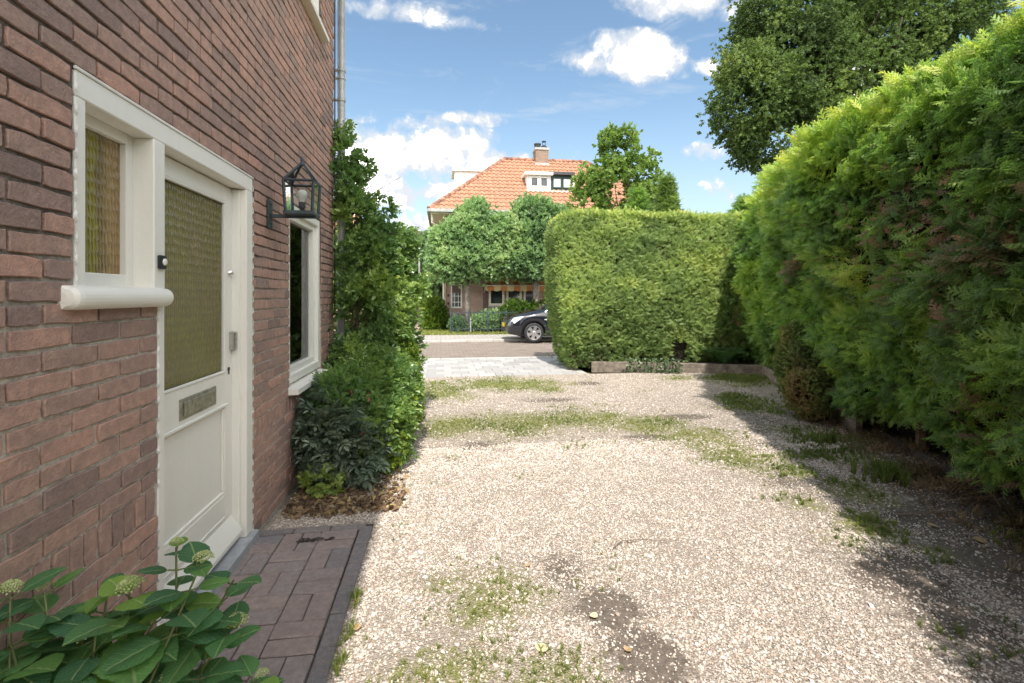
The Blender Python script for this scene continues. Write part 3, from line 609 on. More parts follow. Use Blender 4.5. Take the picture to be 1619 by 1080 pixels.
# ================================================================== NEAR HOUSE
house = thing('brick_house', 'brown brick house wall on the left with cream door, drainpipe and windows', 'house', (-4.5, .6, 0))
Y0, Y1, HT = -4.0, 5.15, 5.5
CZ0, CZ1 = .558, .667; PIT = .0627
zc = [(i*.062, i*.062+.062) for i in range(9)]; zt = CZ1
while zt < 4.66: zc.append((zt, zt+PIT)); zt += PIT
ZB = zt
OPEN = [(1.61, 2.04, 1.385, 2.046), (2.04, 3.0, -.05, 2.046), (3.68, 4.62, .70, 2.046), (3.70, 4.60, 3.66, 4.90)]
ys_ = sorted({Y0, .4, Y1, *[o[0] for o in OPEN], *[o[1] for o in OPEN]}); zs_ = sorted({-.3, ZB, HT, *[o[2] for o in OPEN], *[o[3] for o in OPEN]})
w = MB(); XM = XW-.009
for i in range(len(ys_)-1):
    for j in range(len(zs_)-1):
        ym, zm = (ys_[i]+ys_[i+1])/2, (zs_[j]+zs_[j+1])/2
        if any(o[0] < ym < o[1] and o[2] < zm < o[3] for o in OPEN): continue
        far = ys_[i+1] <= .4 or zm > ZB; xx = XW if far else XM
        w.add([(xx, ys_[i], zs_[j]), (xx, ys_[i+1], zs_[j]), (xx, ys_[i+1], zs_[j+1]), (xx, ys_[i], zs_[j+1])], [(0, 1, 2, 3)], 1 if far else 0)
for (a, b_, c, d) in OPEN[0:1]+OPEN[2:]:
    D = XM-.16
    w.add([(XM, a, c), (XM, a, d), (D, a, d), (D, a, c)], [(0, 1, 2, 3)]); w.add([(XM, b_, c), (D, b_, c), (D, b_, d), (XM, b_, d)], [(0, 1, 2, 3)])
    w.add([(XM, a, d), (XM, b_, d), (D, b_, d), (D, a, d)], [(0, 1, 2, 3)]); w.add([(XM, a, c), (D, a, c), (D, b_, c), (XM, b_, c)], [(0, 1, 2, 3)])
D = XM-.16; w.add([(XM, 3.0, -.3), (D, 3.0, -.3), (D, 3.0, 2.046), (XM, 3.0, 2.046)], [(0, 1, 2, 3)])
w.add([(XM, Y1, -.3), (-8, Y1, -.3), (-8, Y1, HT), (XM, Y1, HT)], [(0, 1, 2, 3)], 2); w.add([(XM, Y0, -.3), (XM, Y0, HT), (-8, Y0, HT), (-8, Y0, -.3)], [(0, 1, 2, 3)], 2)
w.add([(-8, Y0, -.3), (-8, Y0, HT), (-8, Y1, HT), (-8, Y1, -.3)], [(0, 1, 2, 3)], 1); w.add([(XM, Y0, HT), (XM, Y1, HT), (-8, Y1, HT), (-8, Y0, HT)], [(0, 1, 2, 3)], 0)
wall = w.obj('wall', [M['mortar'], M['brick_side'], M['brick_gable']], house)
rf = MB(); rf.box(-8.3, XW+.44, Y0-.2, Y1+.12, HT, HT+.14, .01); gut = rf.obj('eaves', M['white'], house)  # out of view; overhang deepened to widen the wall's cast shadow
rf = MB(); e = HT+.14; rf.add([(XW+.15, Y0-.15, e), (XW+.15, Y1+.1, e), (-8.2, Y1+.1, e), (-8.2, Y0-.15, e), (-4.6, Y0+1.5, e+1.6), (-4.6, Y1-1.5, e+1.6)], [(0, 1, 5, 4), (2, 3, 4, 5), (1, 2, 5), (3, 0, 4)]); rf.obj('roof', M['rooftile'], house)

# the bricks of the visible wall
def brickmesh(seed, L_=.21, H_=.0525):
    r = random.Random(seed); n = 4; ring = []
    for i in range(n): ring.append((-L_/2+L_*i/n, -H_/2))
    ring += [(L_/2, -H_/2), (L_/2, 0)] + [(L_/2-L_*i/n, H_/2) for i in range(n)] + [(-L_/2, H_/2), (-L_/2, 0)]
    rr = []
    for i, (a, b_) in enumerate(ring):
        k = 1-.06*(abs(abs(a)-L_/2) < .001 and abs(abs(b_)-H_/2) < .001)
        rr.append((a*(1-.015*(k < 1))+r.uniform(-.0018, .0018), b_*k+r.uniform(-.0024, .0024)))
    m_ = len(rr); x0 = r.uniform(-.002, .0015); V = [(x0+r.uniform(-.0006, .0006), a*(1-.018), b_*(1-.075)) for a, b_ in rr]+[(x0-.0025, a, b_) for a, b_ in rr]+[(-.03, a, b_) for a, b_ in rr]
    f = [tuple(range(m_))]+[(m_+i, m_+(i+1) % m_, (i+1) % m_, i) for i in range(m_)]+[(2*m_+i, 2*m_+(i+1) % m_, m_+(i+1) % m_, m_+i) for i in range(m_)]
    return V, f
BV = [brickmesh(i) for i in range(14)]; BM = [mesh('brick', v, f, M['brick']) for v, f in BV]
blist = []
def clip(a, b_, z0, z1):
    segs = [(a, b_)]
    for (o0, o1, q0, q1) in OPEN:
        if z1-.02 > q0 and z0+.02 < q1:
            ns = []
            for (s0, s1) in segs:
                if s1 <= o0+.001 or s0 >= o1-.001: ns.append((s0, s1)); continue
                if s0 < o0: ns.append((s0, o0))
                if s1 > o1: ns.append((o1, s1))
            segs = ns
    return [s_ for s_ in segs if s_[1]-s_[0] > .03]
for ci, (z0, z1) in enumerate(zc):
    off = (0, .11)[ci % 2]; y = 2.04-.22*8+off-.22+random.uniform(-.006, .006)
    while y < Y1:
        y2 = y+.22; a, b_ = max(y, .4), min(y2, Y1)
        if random.random() < .05: parts = [(a, (a+b_)/2), ((a+b_)/2, b_)]
        else: parts = [(a, b_)]
        for (a, b_) in parts:
            if b_-a > .03:
                for (s0, s1) in clip(a, b_, z0, z1): blist.append((s0, s1, z0, z1, 0))
        y = y2
y = .4
while y < Y1-.03:
    for (s0, s1) in clip(y, min(y+.0625, Y1), CZ0, CZ1): blist.append((s0, s1, CZ0, CZ1, 1))
    y += .0625
def bkey(b_): 
    ym = (b_[0]+b_[1])/2; zm = (b_[2]+b_[3])/2; zcam = ym*math.cos(PSI)+XW*math.sin(PSI); xc = XW*math.cos(PSI)-ym*math.sin(PSI)
    vis = zcam > .2 and xc/zcam > -1.04 and (zm-1.376)/zcam < .61 and (zm-1.376)/zcam > -.79
    return (0 if vis else 1, -((b_[1]-b_[0])*(b_[3]-b_[2])/max(zcam, .1)**3))
blist.sort(key=bkey); SV, SF, SR = [], [], []
for i, (s0, s1, z0, z1, sold) in enumerate(blist):
    k = random.randrange(14); ym, zm = (s0+s1)/2, (z0+z1)/2; dx = random.uniform(-.0025, .0015); L_ = s1-s0-random.uniform(.008, .012); H_ = z1-z0-random.uniform(.008, .0125)
    if sold: rot, sc = (PI/2, 0, 0), (1, (z1-z0-.009)/.21, (s1-s0-.009)/.0525)
    else: rot, sc = (random.uniform(-.006, .006), 0, 0), (1, L_/.21, H_/.0525)
    if i < 300:
        wl = wloc(wall); put('brick', BM[k], wall, (XW+dx-wl.x, ym-wl.y, zm-wl.z), rot, sc)
    else:
        v, f = BV[k]; o = len(SV); cr_, sr_ = math.cos(rot[0]), math.sin(rot[0])
        for (a, b_, c) in v:
            b2, c2 = b_*sc[1], c*sc[2]; SV.append((XW+dx+a, ym+b2*cr_-c2*sr_, zm+b2*sr_+c2*cr_))
        SF += [tuple(q_+o for q_ in fc) for fc in f]; SR += [random.random()]*len(v)
bk = obj('brick_courses', SV, SF, M['brick'], wall, kind='stuff'); a = bk.data.attributes.new('rnd', 'FLOAT', 'POINT'); a.data.foreach_set('value', SR)

# door frame and transom window
fr = thing('x', None, None); COL.objects.unlink(fr); bpy.data.objects.remove(fr)
FX, FD = XW-.004, XW-.155
b = MB(); b.box(FD, FX, 1.615, 2.995, 1.962, 2.040, .004); b.box(FD, FX, 1.615, 1.66, 1.40, 1.962, .004); b.box(FD, FX+.0015, 2.015, 2.09, 1.40, 1.962, .004)
b.box(FD, FX, 2.043, 2.09, .03, 1.40, .004); b.box(FD, FX, 2.905, 2.995, .05, 1.962, .004)
b.box(FD, FX-.03, 2.887, 2.905, .07, 1.955, .003)
dfr = b.obj('door_frame', M['white'], house)
b = MB()
for (z0, z1) in zc:
    for yy, sd in ((1.613, -1), (2.998, 1)):
        if sd < 0 and (z0 < 1.36 or z1 > 2.05): continue
        if sd > 0 and z1 > 2.05: continue
        rw = random.uniform(.0, .0045); b.add([(XW-.006, yy-sd*.006, z0-.022), (XW-.006, yy+sd*rw, z0-.007), (XW-.006, yy+sd*rw, z0+.007), (XW-.006, yy-sd*.006, z0+.022), (XW+.002, yy-sd*.004, z0-.012), (XW+.001, yy+sd*rw*.4, z0), (XW+.002, yy-sd*.004, z0+.012)], [(0, 4, 5, 1), (1, 5, 2), (2, 5, 6, 3), (4, 6, 5)])
for (z0, z1) in zc:
    if z1 < 1.36:
        rw = random.uniform(.0, .005); b.add([(XW-.006, 2.047, z0-.022), (XW-.006, 2.042-rw, z0-.007), (XW-.006, 2.042-rw, z0+.007), (XW-.006, 2.047, z0+.022), (XW+.001, 2.046, z0-.01), (XW+.0, 2.04, z0), (XW+.001, 2.046, z0+.01)], [(0, 4, 5, 1), (1, 5, 2), (2, 5, 6, 3), (4, 6, 5)])
b.box(XW-.008, XW+.001, 1.61, 3.0, 2.0385, 2.049, .002); b.obj('sealant', M['sealant'], dfr, kind='stuff')
win = MB(); gx0 = XW-.095
win.box(gx0-.02, gx0+.022, 1.66, 1.70, 1.40, 1.962, .003); win.box(gx0-.02, gx0+.022, 1.975, 2.015, 1.40, 1.962, .003); win.box(gx0-.02, gx0+.022, 1.70, 1.975, 1.40, 1.452, .003); win.box(gx0-.02, gx0+.022, 1.70, 1.975, 1.925, 1.962, .003)
w1 = win.obj('side_window', M['white'], house)
b = MB(); b.box(gx0-.004, gx0, 1.70, 1.975, 1.452, 1.925); b.obj('pane', M['amber_side'], w1)
# bullnose sill under the side window
b = MB(); n = 10; prof = []
for i in range(n+1):
    a = PI/2-PI*i/n; prof.append((.016+.030*math.cos(a), 1.370+.034*math.sin(a)))
prof = [(-.15, 1.414), (-.004, 1.407)]+prof+[(-.004, 1.336), (-.15, 1.336)]
ysec = [(1.553, .35), (1.556, .7), (1.566, .93), (1.58, 1), (2.045, 1), (2.060, .93), (2.070, .7), (2.074, .35)]; V = []; Fc = []; m_ = len(prof)
for (yy, k) in ysec: V += [(XW+(px*k if px > 0 else px), yy, 1.372+(pz-1.372)*(k if px > 0.01 else 1)) for px, pz in prof]
for i in range(len(ysec)-1): Fc += [(i*m_+j, i*m_+(j+1) % m_, (i+1)*m_+(j+1) % m_, (i+1)*m_+j) for j in range(m_)]
Fc += [tuple(range(m_)), tuple((len(ysec)-1)*m_+j for j in range(m_-1, -1, -1))]
obj('window_sill', V, Fc, M['white'], house, smooth=False)
# the door
dx1, dx0 = XW-.072, XW-.112
door = thing('x', None, None); bpy.data.objects.remove(door)
b = MB(); b.box(dx0, dx1, 2.092, 2.19, .085, 1.955, .003); b.box(dx0, dx1, 2.80, 2.886, .085, 1.955, .003); b.box(dx0, dx1, 2.19, 2.80, 1.872, 1.955, .003); b.box(dx0, dx1, 2.19, 2.80, .80, .972, .003); b.box(dx0, dx1, 2.19, 2.80, .085, .33, .003)
b.box(dx0+.01, dx1-.014, 2.19, 2.80, .33, .80)
# mouldings
for (y0, y1, z0, z1) in ((2.19, 2.80, .972, .984), (2.19, 2.80, 1.860, 1.872), (2.19, 2.202, .984, 1.86), (2.788, 2.80, .984, 1.86)): b.box(dx1-.012, dx1+.004, y0, y1, z0, z1, .003)
for (y0, y1, z0, z1) in ((2.19, 2.80, .322, .352), (2.19, 2.80, .784, .80), (2.19, 2.212, .352, .784), (2.778, 2.80, .352, .784)): b.box(dx1-.014, dx1-.002, y0, y1, z0, z1, .005)
b.box(dx1, dx1+.012, 2.17, 2.815, .797, .812, .003); b.box(dx1, dx1+.005, 2.20, 2.79, .215, .222, .002)
door = b.obj('front_door', M['white'], house)
b = MB(); b.add([(dx1, 2.095, .19), (dx1, 2.884, .19), (dx1+.055, 2.884, .105), (dx1+.055, 2.095, .105), (dx1, 2.095, .085), (dx1, 2.884, .085), (dx1+.055, 2.884, .085), (dx1+.055, 2.095, .085)], [(0, 3, 2, 1), (3, 7, 6, 2), (0, 4, 7, 3), (1, 2, 6, 5), (4, 5, 6, 7)]); b.obj('weather_bar', M['white'], door)
b = MB(); b.box(dx1-.022, dx1-.016, 2.202, 2.788, .984, 1.86); b.obj('glass_pane', M['amber'], door)
b = MB(); b.box(dx1, dx1+.006, 2.335, 2.685, .832, .925, .002); b.box(dx1+.006, dx1+.012, 2.36, 2.66, .846, .910, .003); b.obj('letterbox', M['brass'], door)
b = MB(); b.lathe((dx1, 2.848, 1.50), [(.017, 0), (.017, .006), (.014, .010), (.013, .020), (.006, .022), (0, .022)], 16, 'x'); b.obj('door_knob', M['chrome'], door, smooth=True)
b = MB(); b.box(dx1, dx1+.030, 2.850, 2.884, 1.085, 1.185, .005); b.box(dx1-.01, dx1+.026, 2.888, 2.92, 1.085, 1.185, .005); b.obj('lock_case', M['brushed'], door)
b = MB(); b.lathe((dx1, 2.842, .985), [(.012, 0), (.012, .004), (.005, .004), (.005, .001), (0, .001)], 12, 'x'); b.box(dx1+.0, dx1+.005, 2.838, 2.846, .958, .985, .001); b.obj('keyhole', M['black'], door)
b = MB(); b.box(XW-.15, XW+.028, 2.035, 3.01, -.04, .048, .006); b.box(XW-.15, XW-.06, 2.09, 2.905, .048, .078, .004); b.obj('threshold', M['threshold'], house)
b = MB(); b.box(FX+.0015, FX+.016, 2.034, 2.074, 1.478, 1.530, .003); db = b.obj('doorbell', M['black'], house)
b = MB(); b.lathe((FX+.016, 2.056, 1.505), [(.013, 0), (.013, .004), (.010, .006), (0, .007)], 16, 'x'); b.obj('button', M['white'], db, smooth=True)
# window beside the door
def window(y0, y1, z0, z1, parent, nm, fw=.06, curtain=True, glass='glass', rec=.05):
    b = MB(); xf_, xb = XW-.015, XW-.12
    b.box(xb, xf_, y0+.003, y0+fw, z0, z1-.003, .004); b.box(xb, xf_, y1-fw, y1-.003, z0, z1-.003, .004); b.box(xb, xf_, y0+fw, y1-fw, z1-fw, z1-.003, .004); b.box(xb, xf_, y0+fw, y1-fw, z0, z0+fw, .004)
    f2 = fw+.045; b.box(xb+.01, xf_-.03, y0+fw, y0+f2, z0+fw, z1-fw, .003); b.box(xb+.01, xf_-.03, y1-f2, y1-fw, z0+fw, z1-fw, .003); b.box(xb+.01, xf_-.03, y0+f2, y1-f2, z1-f2, z1-fw, .003); b.box(xb+.01, xf_-.03, y0+f2, y1-f2, z0+fw, z0+f2, .003)
    wn = b.obj(nm, M['white'], parent)
    b = MB(); gx_ = xb+.035; b.box(gx_-.004, gx_, y0+f2, y1-f2, z0+f2, z1-f2); b.obj('pane', M[glass], wn)
    b = MB(); b.add([(XW-.16, y0-.03, z0-.005), (XW+.005, y0-.03, z0-.02), (XW+.065, y0-.03, z0-.025), (XW+.065, y0-.03, z0-.062), (XW-.005, y0-.03, z0-.062), (XW-.16, y0-.03, z0-.05)], []); k = len(b.v)
    b.v = [(p[0], y0-.03, p[2]) for p in b.v]+[(p[0], y1+.03, p[2]) for p in b.v]; b.f = [tuple(range(k)), tuple(range(2*k-1, k-1, -1))]+[(i, i+k, (i+1) % k+k, (i+1) % k) for i in range(k)]; b.m = [0]*len(b.f)
    b.obj('sill', M['cream'] if z0 > 2 else M['white'], wn)
    if curtain:
        b = MB(); V = []; n = 26
        for i in range(n): 
            yy = y1-.30+.34*i/(n-1); xx = XW-.150+.014*math.sin(i*1.9); V += [(xx, yy, z0+.02), (xx, yy, z1)]
        b.add(V, [(2*i, 2*i+2, 2*i+3, 2*i+1) for i in range(n-1)]); b.obj('curtain', M['curtain'], wn, smooth=True)
    return wn
wn2 = window(3.68, 4.62, .745, 2.046, house, 'window')
window(3.70, 4.60, 3.70, 4.90, house, 'window')
b = MB(); b.box(-3.2, XW-.17, 3.2, 5.0, .1, 2.6); v = np.array(b.v); obj('room', v, [tuple(reversed(f)) for f in b.f if set(f) != {1, 3, 7, 5}], M['room_wall'], house)
# gutter downpipe
dp = MB(); cx, cy = XW+.052, 5.232; dp.tube([(cx, cy, 5.45), (cx, cy, -.02)], .038, 14); 
pipe = dp.obj('drainpipe', M['zinc'], house, smooth=True)
for zz in (5.0, 3.66, 3.58, 3.36, 2.2, 1.0):
    b = MB(); b.tube([(cx, cy, zz-.012), (cx, cy, zz+.012)], .044, 14); b.box(XW-.02, cx-.02, cy-.01, cy+.01, zz-.01, zz+.01); b.obj('pipe_clip', M['zinc'], pipe)
b = MB(); b.tube([(XW+.012, 5.12, 5.0), (XW+.012, 5.12, 2.0), (XW+.014, 5.11, 1.2)], .007, 6); b.obj('cable', M['black'], house)

# wall lantern
lamp = thing('wall_lantern', 'black iron four-sided glass lantern on a wall bracket right of the front door', 'wall lamp', (XW+.2, 3.24, 1.87))
b = MB(); b.box(XW, XW+.016, 3.205, 3.275, 1.79, 1.968, .006); b.lathe((XW+.016, 3.24, 1.94), [(.006, 0), (.006, .004), (0, .005)], 8, 'x'); b.lathe((XW+.016, 3.24, 1.82), [(.006, 0), (.006, .004), (0, .005)], 8, 'x'); b.obj('back_plate', M['iron'], lamp)
b = MB(); b.box(XW+.016, XW+.285, 3.228, 3.252, 1.858, 1.880, .004); b.obj('bracket_arm', M['iron'], lamp)
LX0, LX1, LY0, LY1, LZ0, LZ1, PK = XW+.112, XW+.286, 3.155, 3.325, 1.888, 2.078, 2.205; tp = .010
def lc(sx, sy, top): 
    x_, y_ = (LX0, LX1)[sx], (LY0, LY1)[sy]; k = 0 if top else tp; return (x_+(k if sx == 0 else -k), y_+(k if sy == 0 else -k), LZ1 if top else LZ0)
b = MB(); b.box(LX0-.002, LX1+.002, LY0-.002, LY1+.002, LZ0-.016, LZ0+.006, .003); apex = ((LX0+LX1)/2, (LY0+LY1)/2, PK)
for sx in (0, 1):
    for sy in (0, 1):
        b.tube([lc(sx, sy, 0), lc(sx, sy, 1)], .009, 4); b.tube([lc(sx, sy, 1), apex], .0085, 4)
for top in (0, 1):
    for (p, q_) in (((0, 0), (1, 0)), ((1, 0), (1, 1)), ((1, 1), (0, 1)), ((0, 1), (0, 0))): b.tube([lc(*p, top), lc(*q_, top)], .008, 4)
b.obj('lantern_frame', M['iron'], lamp)
b = MB(); b.lathe(apex, [(.018, -.018), (.016, -.004), (.008, .002), (.010, .010), (.011, .018), (.007, .026), (.003, .034), (0, .038)], 12); b.obj('finial', M['iron'], lamp, smooth=True)
for (p, q_) in (((0, 0), (1, 0)), ((1, 0), (1, 1)), ((1, 1), (0, 1)), ((0, 1), (0, 0))):
    obj('glass_pane', [lc(*p, 0), lc(*q_, 0), lc(*q_, 1), lc(*p, 1)], [(0, 1, 2, 3)], M['glass'], lamp); obj('roof_pane', [lc(*p, 1), lc(*q_, 1), apex], [(0, 1, 2)], M['glass'], lamp)
b = MB(); b.lathe((apex[0], apex[1], LZ0), [(.026, 0), (.026, .006), (.012, .010), (.012, .03), (.020, .034), (.020, .07), (0, .07)], 14); b.obj('bulb_holder', M['black'], lamp, smooth=False)
b = MB(); b.lathe((apex[0], apex[1], LZ0+.07), [(.014, 0), (.016, .012), (.028, .032), (.031, .048), (.028, .064), (.016, .076), (0, .08)], 16); b.obj('bulb', M['bulb'], lamp, smooth=True)

# ================================================================== PAVER PATH
pp = MB(); pp.box(XW+.001, -.405, -.6, 3.115, -.09, -.012); path_o = pp.obj('brick_path', M['soil'], kind='structure')
pm = []
for i in range(8):
    b = MB(); r_ = random.Random(i+50); b.box(-.1, .1, -.0485, .0485, -.05, 0, .005); vv_ = [(a+r_.uniform(-.0018, .0018), c+r_.uniform(-.0018, .0018), d+(r_.uniform(-.0012, .0012) if d > -.01 else 0)) for a, c, d in b.v]; pm.append((vv_, b.f))
PMs = [mesh('paver_brick', v, f, M['paver']) for v, f in pm]; PMg = [mesh('edging_brick', v, f, M['paver_grey']) for v, f in pm]
def lay(nm, mss, x_, y_, along, sx=1., sy=1.):
    put(nm, random.choice(mss), path_o, (x_, y_, random.uniform(-.003, .003)), (random.uniform(-.012, .012), random.uniform(-.012, .012), (PI/2 if along else 0)+random.uniform(-.012, .012)+random.choice((0, PI))), (sx, sy, 1))
yy = 2.925; row = 0
while yy > .2:
    for c_ in range(3):
        cx_ = -.585-.204*c_
        clipw = c_ == 2
        if (row+c_) % 2 == 0:
            for k in (-.051, .051): lay('paver_brick', PMs, cx_+(.02 if clipw else 0), yy+k, False, .78 if clipw else 1.)
        else:
            for k in ((-.051, .051) if not clipw else (.051, -.02)): lay('paver_brick', PMs, cx_+k, yy, True, 1, 1 if not (clipw and k < 0) else .4)
    yy -= .205; row += 1
yy = 2.965
while yy > .2: lay('edging_brick', PMg, -.441, yy, True, 1.0, .72); yy -= .206
for k in range(3): lay('edging_brick', PMg, -.575-.207*k+.03, 3.068, False, 1, .62)

# ================================================================== HEDGES
def hull(name, s_arr, pts_fn, mat, parent):
    V = []; Fc = []
    for s_ in s_arr: V += pts_fn(s_)
    m_ = len(pts_fn(s_arr[0]))
    for i in range(len(s_arr)-1): Fc += [(i*m_+j, (i+1)*m_+j, (i+1)*m_+j+1, i*m_+j+1) for j in range(m_-1)]
    Fc += [tuple(range(m_)), tuple((len(s_arr)-1)*m_+j for j in range(m_-1, -1, -1))]
    return obj(name, V, Fc, mat, parent, smooth=False)
def over(z): return np.interp(z, [0, .25, .6, 1.2, 2.0, 2.8, 3.2, 3.4], [-.14, .0, .14, .24, .28, .26, .14, .0])
HH = 3.12
def hk(s_): return np.interp(s_, [1, 4, 7.5, 12], [1.0, .965, .925, .925])
def hsurf(s_, z):
    """point on the face of the tall hedge: s_ metres from the far end, height z"""
    p = HB[None, :]-HD[None, :]*1.25+HD[None, :]*s_[:, None]; q3 = np.stack([s_, z, 0*z], 1)
    bul = .13*sn(q3, 1.9, 101, 2)+.06*sn(q3, 5.5, 102, 2); d = over(z)+bul-.05*(s_ < 1.0)
    low = np.clip((.5-z)/.5, 0, 1)*.12*sn(np.stack([s_, 0*s_, 0*s_], 1), 4, 7, 2)
    d = d+.07*sn(q3, 11, 103, 1)+.24*np.exp(-((s_-4.9)/1.6)**2)*np.clip((z-1.2)/1.2, 0, 1); xy = p+HN[None, :]*(d+low)[:, None]; return np.stack([xy[:, 0], xy[:, 1], z*hk(s_)], 1)  # extra upper bulge added mid-length to widen the shadow on the drive
tall = thing('tall_conifer_hedge', 'tall dark green conifer hedge running along the right side of the drive', 'hedge', (4.2, 4.6, 0))
SL = 12.4
def tall_ring(s_):
    zz = np.array([0, .3, .8, 1.4, 2.0, 2.6, 3.0]); f_ = hsurf(np.full(len(zz), s_), zz); f_[:, :2] -= HN[None, :]*(.16+.22*np.clip((.5-zz)/.5, 0, 1))[:, None]
    top = [(f_[-1][0]-HN[0]*a, f_[-1][1]-HN[1]*a, h) for a, h in ((.2, 2.95*float(hk(s_))), (.7, 2.98*float(hk(s_))), (1.3, 2.8*float(hk(s_))), (1.6, 2.4), (1.6, 0))]; return [tuple(p) for p in f_]+top
hull('inner_hull', list(np.linspace(0, SL, 50)), tall_ring, M['core'], tall)  # closed dark hull behind the sprays blocks see-through
def fronds_on(n, fn_pos, fn_nrm, smin, smax, zmin, zmax): pass
n1 = 62000; s_ = SL*(rng.uniform(size=n1)**1.0); vis_s = 8.6; s_ = np.where(rng.uniform(size=n1) < .88, rng.uniform(0, vis_s, n1), rng.uniform(vis_s, SL, n1)); z = rng.uniform(.02, HH, n1)
P = hsurf(s_, z); q3 = np.stack([s_, z, 0*z], 1)
bare = sn(q3, 2.3, 211, 3); brown = np.clip(1.15-np.hypot((s_-6.7)/.85, (z-1.9)/.55), 0, 1)+np.clip(1.0-np.hypot((s_-5.6)/.6, (z-1.75)/.22), 0, 1)*.8+np.clip(1.0-np.hypot((s_-7.2)/.6, (z-.75)/.3), 0, 1)+np.clip(.45-z, 0, 1)*1.2
kp = (rng.uniform(size=n1) > np.clip((bare-.25)*1.4, 0, .75)) & (rng.uniform(size=n1) > np.clip(brown*.6, 0, .7)) & (rng.uniform(size=n1) < np.clip(.3+z*1.8, 0, 1)) & ((s_ < 3.4) | (z > .10+.30*np.clip((s_-4)/2.5, 0, 1)+.12*sn(q3*np.array([1., 0, 0]), 3.5, 909, 2)))
s_, z, P, q3, brown, bare = s_[kp], z[kp], P[kp], q3[kp], brown[kp], bare[kp]; n = len(s_)
P[:, :2] -= HN[None, :]*(rng.uniform(0, .16, n))[:, None]
gn = sn(q3, 1.9, 101, 2)
d = np.stack([np.full(n, HN[0]*.8), np.full(n, HN[1]*.8), np.full(n, .10)+.55*np.clip((z-2.6)/.6, 0, 1)-.35*np.clip((1.0-z), 0, 1)], 1)+rng.normal(0, .42, (n, 3)); d = d*np.array([.75, .75, 1]); d[:, :2] += HD[None, :]*(.45+.9*sn(q3, 1.3, 55, 2)+rng.normal(0, .45, n))[:, None]; upA = np.tile(np.array([HN[0], HN[1], .75]), (n, 1))+rng.normal(0, .3, (n, 3))
tn = .50+.20*sn(q3, 1.6, 301, 2)+.22*sn(q3, 7, 302, 2)+.28*np.clip((z-2.2)/.9, 0, 1)+.10*(s_ < 4)*1-.10*np.clip((s_-6)/3, 0, 1); tn = np.where(rng.uniform(size=n) < np.clip(brown*.28, 0, .3), rng.uniform(0, .18, n), tn)  # lime towards the top: sunlight put into the tone, with new growth
# top
n2 = 9500; s2 = np.where(rng.uniform(size=n2) < .8, rng.uniform(0, vis_s, n2), rng.uniform(vis_s, SL, n2)); a2 = rng.uniform(-.05, 1.35, n2)
T = hsurf(s2, np.full(n2, 3.02)); T[:, :2] -= HN[None, :]*a2[:, None]; T[:, 2] = HH*hk(s2)-.05+.10*sn(np.stack([s2, a2, 0*s2], 1), 2.4, 400, 3)-.12*np.clip(a2-.9, 0, 1)
d2 = np.stack([rng.normal(0, .5, n2)+HN[0]*.4, rng.normal(0, .5, n2)+HN[1]*.4, np.full(n2, .9)], 1); t2 = np.clip(rng.normal(.86, .12, n2), 0, 1)  # top sprays carry the lit lime tone too
# end face
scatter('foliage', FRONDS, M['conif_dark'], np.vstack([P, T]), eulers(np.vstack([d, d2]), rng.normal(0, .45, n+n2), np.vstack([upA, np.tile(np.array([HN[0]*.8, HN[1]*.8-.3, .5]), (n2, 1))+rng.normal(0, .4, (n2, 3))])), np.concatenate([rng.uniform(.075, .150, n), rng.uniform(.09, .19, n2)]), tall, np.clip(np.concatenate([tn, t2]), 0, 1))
b = MB()
for i in range(110):                       # bare brown twigs and trunks inside
    s0 = random.choice([random.gauss(6.7, .5), random.gauss(5.6, .4), random.uniform(.5, 8.4), random.gauss(7.2, .5)]); z0 = random.choice([random.gauss(1.9, .35), random.uniform(.1, .6), random.gauss(.8, .3)]); z0 = max(z0, .05)
    p = hsurf(np.array([s0]), np.array([z0]))[0]; p2_ = p+np.array([random.gauss(-.04, .09), random.gauss(-.04, .09), random.uniform(-.05, .12)])-np.array([HN[0], HN[1], 0])*.04; p0_ = p-np.array([HN[0], HN[1], .1])*.2
    b.tube([p0_, (p+p2_)/2+np.array([0, 0, .03]), p2_], [.004, .003, .001], 4)
for i in range(14):
    s0 = .6+i*.85+random.uniform(-.1, .1); p = HB-HD*1.25+HD*s0-HN*.25; b.tube([(p[0], p[1], -.05), (p[0]+random.uniform(-.05, .05), p[1], 1.6), (p[0], p[1], 2.9)], [.05, .04, .02], 7)
b.obj('bare_twigs', M['twig'], tall)

# clipped lime hedge facing the camera
lime = thing('clipped_lime_hedge', 'clipped yellow-green sunlit hedge block facing the camera beside the pavement', 'hedge', (3.6, 9.4, 0))
FX0, FX1, FY, FH, FT = 2.17, 6.2, 8.90, 2.93, 1.25
def lh_face(u, z):   # u in 0..1 along the front from the left end
    k = np.interp(z, [0, .25, .8, 1.6, 2.5, 2.95], [.0, .10, .17, .18, .12, .0]); x_ = FX0+(FX1-FX0)*u; x_ = x_+.06*sn(np.stack([z, u*0, u*0], 1), 4, 505, 2)*(1-u); q_ = np.stack([x_, z, 0*z], 1)
    lx = np.interp(z, [0, .3, .8, 1.4, 2.6, 2.95], [.30, .13, .0, -.04, -.02, .10]); x_ = x_+lx*(1-u)
    y_ = FY-k-.08*sn(q_, 2.2, 500, 2)-.05*sn(q_, 9, 501, 2)+.02*u; corner = np.clip(1-(u/.05), 0, 1)**2*.18; return np.stack([x_, y_+corner, z], 1)
def lh_ring(u):
    zz = np.array([.02, .3, .8, 1.4, 2.0, 2.6, 2.80]); f_ = lh_face(np.full(len(zz), u), zz); f_[:, 1] += .10; f_[:, 0] += .10*(1-u)
    return [tuple(p) for p in f_]+[(f_[-1][0], FY+.25, 2.84), (f_[-1][0], FY+.8, 2.84), (f_[-1][0], FY+FT-.08, 2.7), (f_[0][0], FY+FT-.08, .02)]
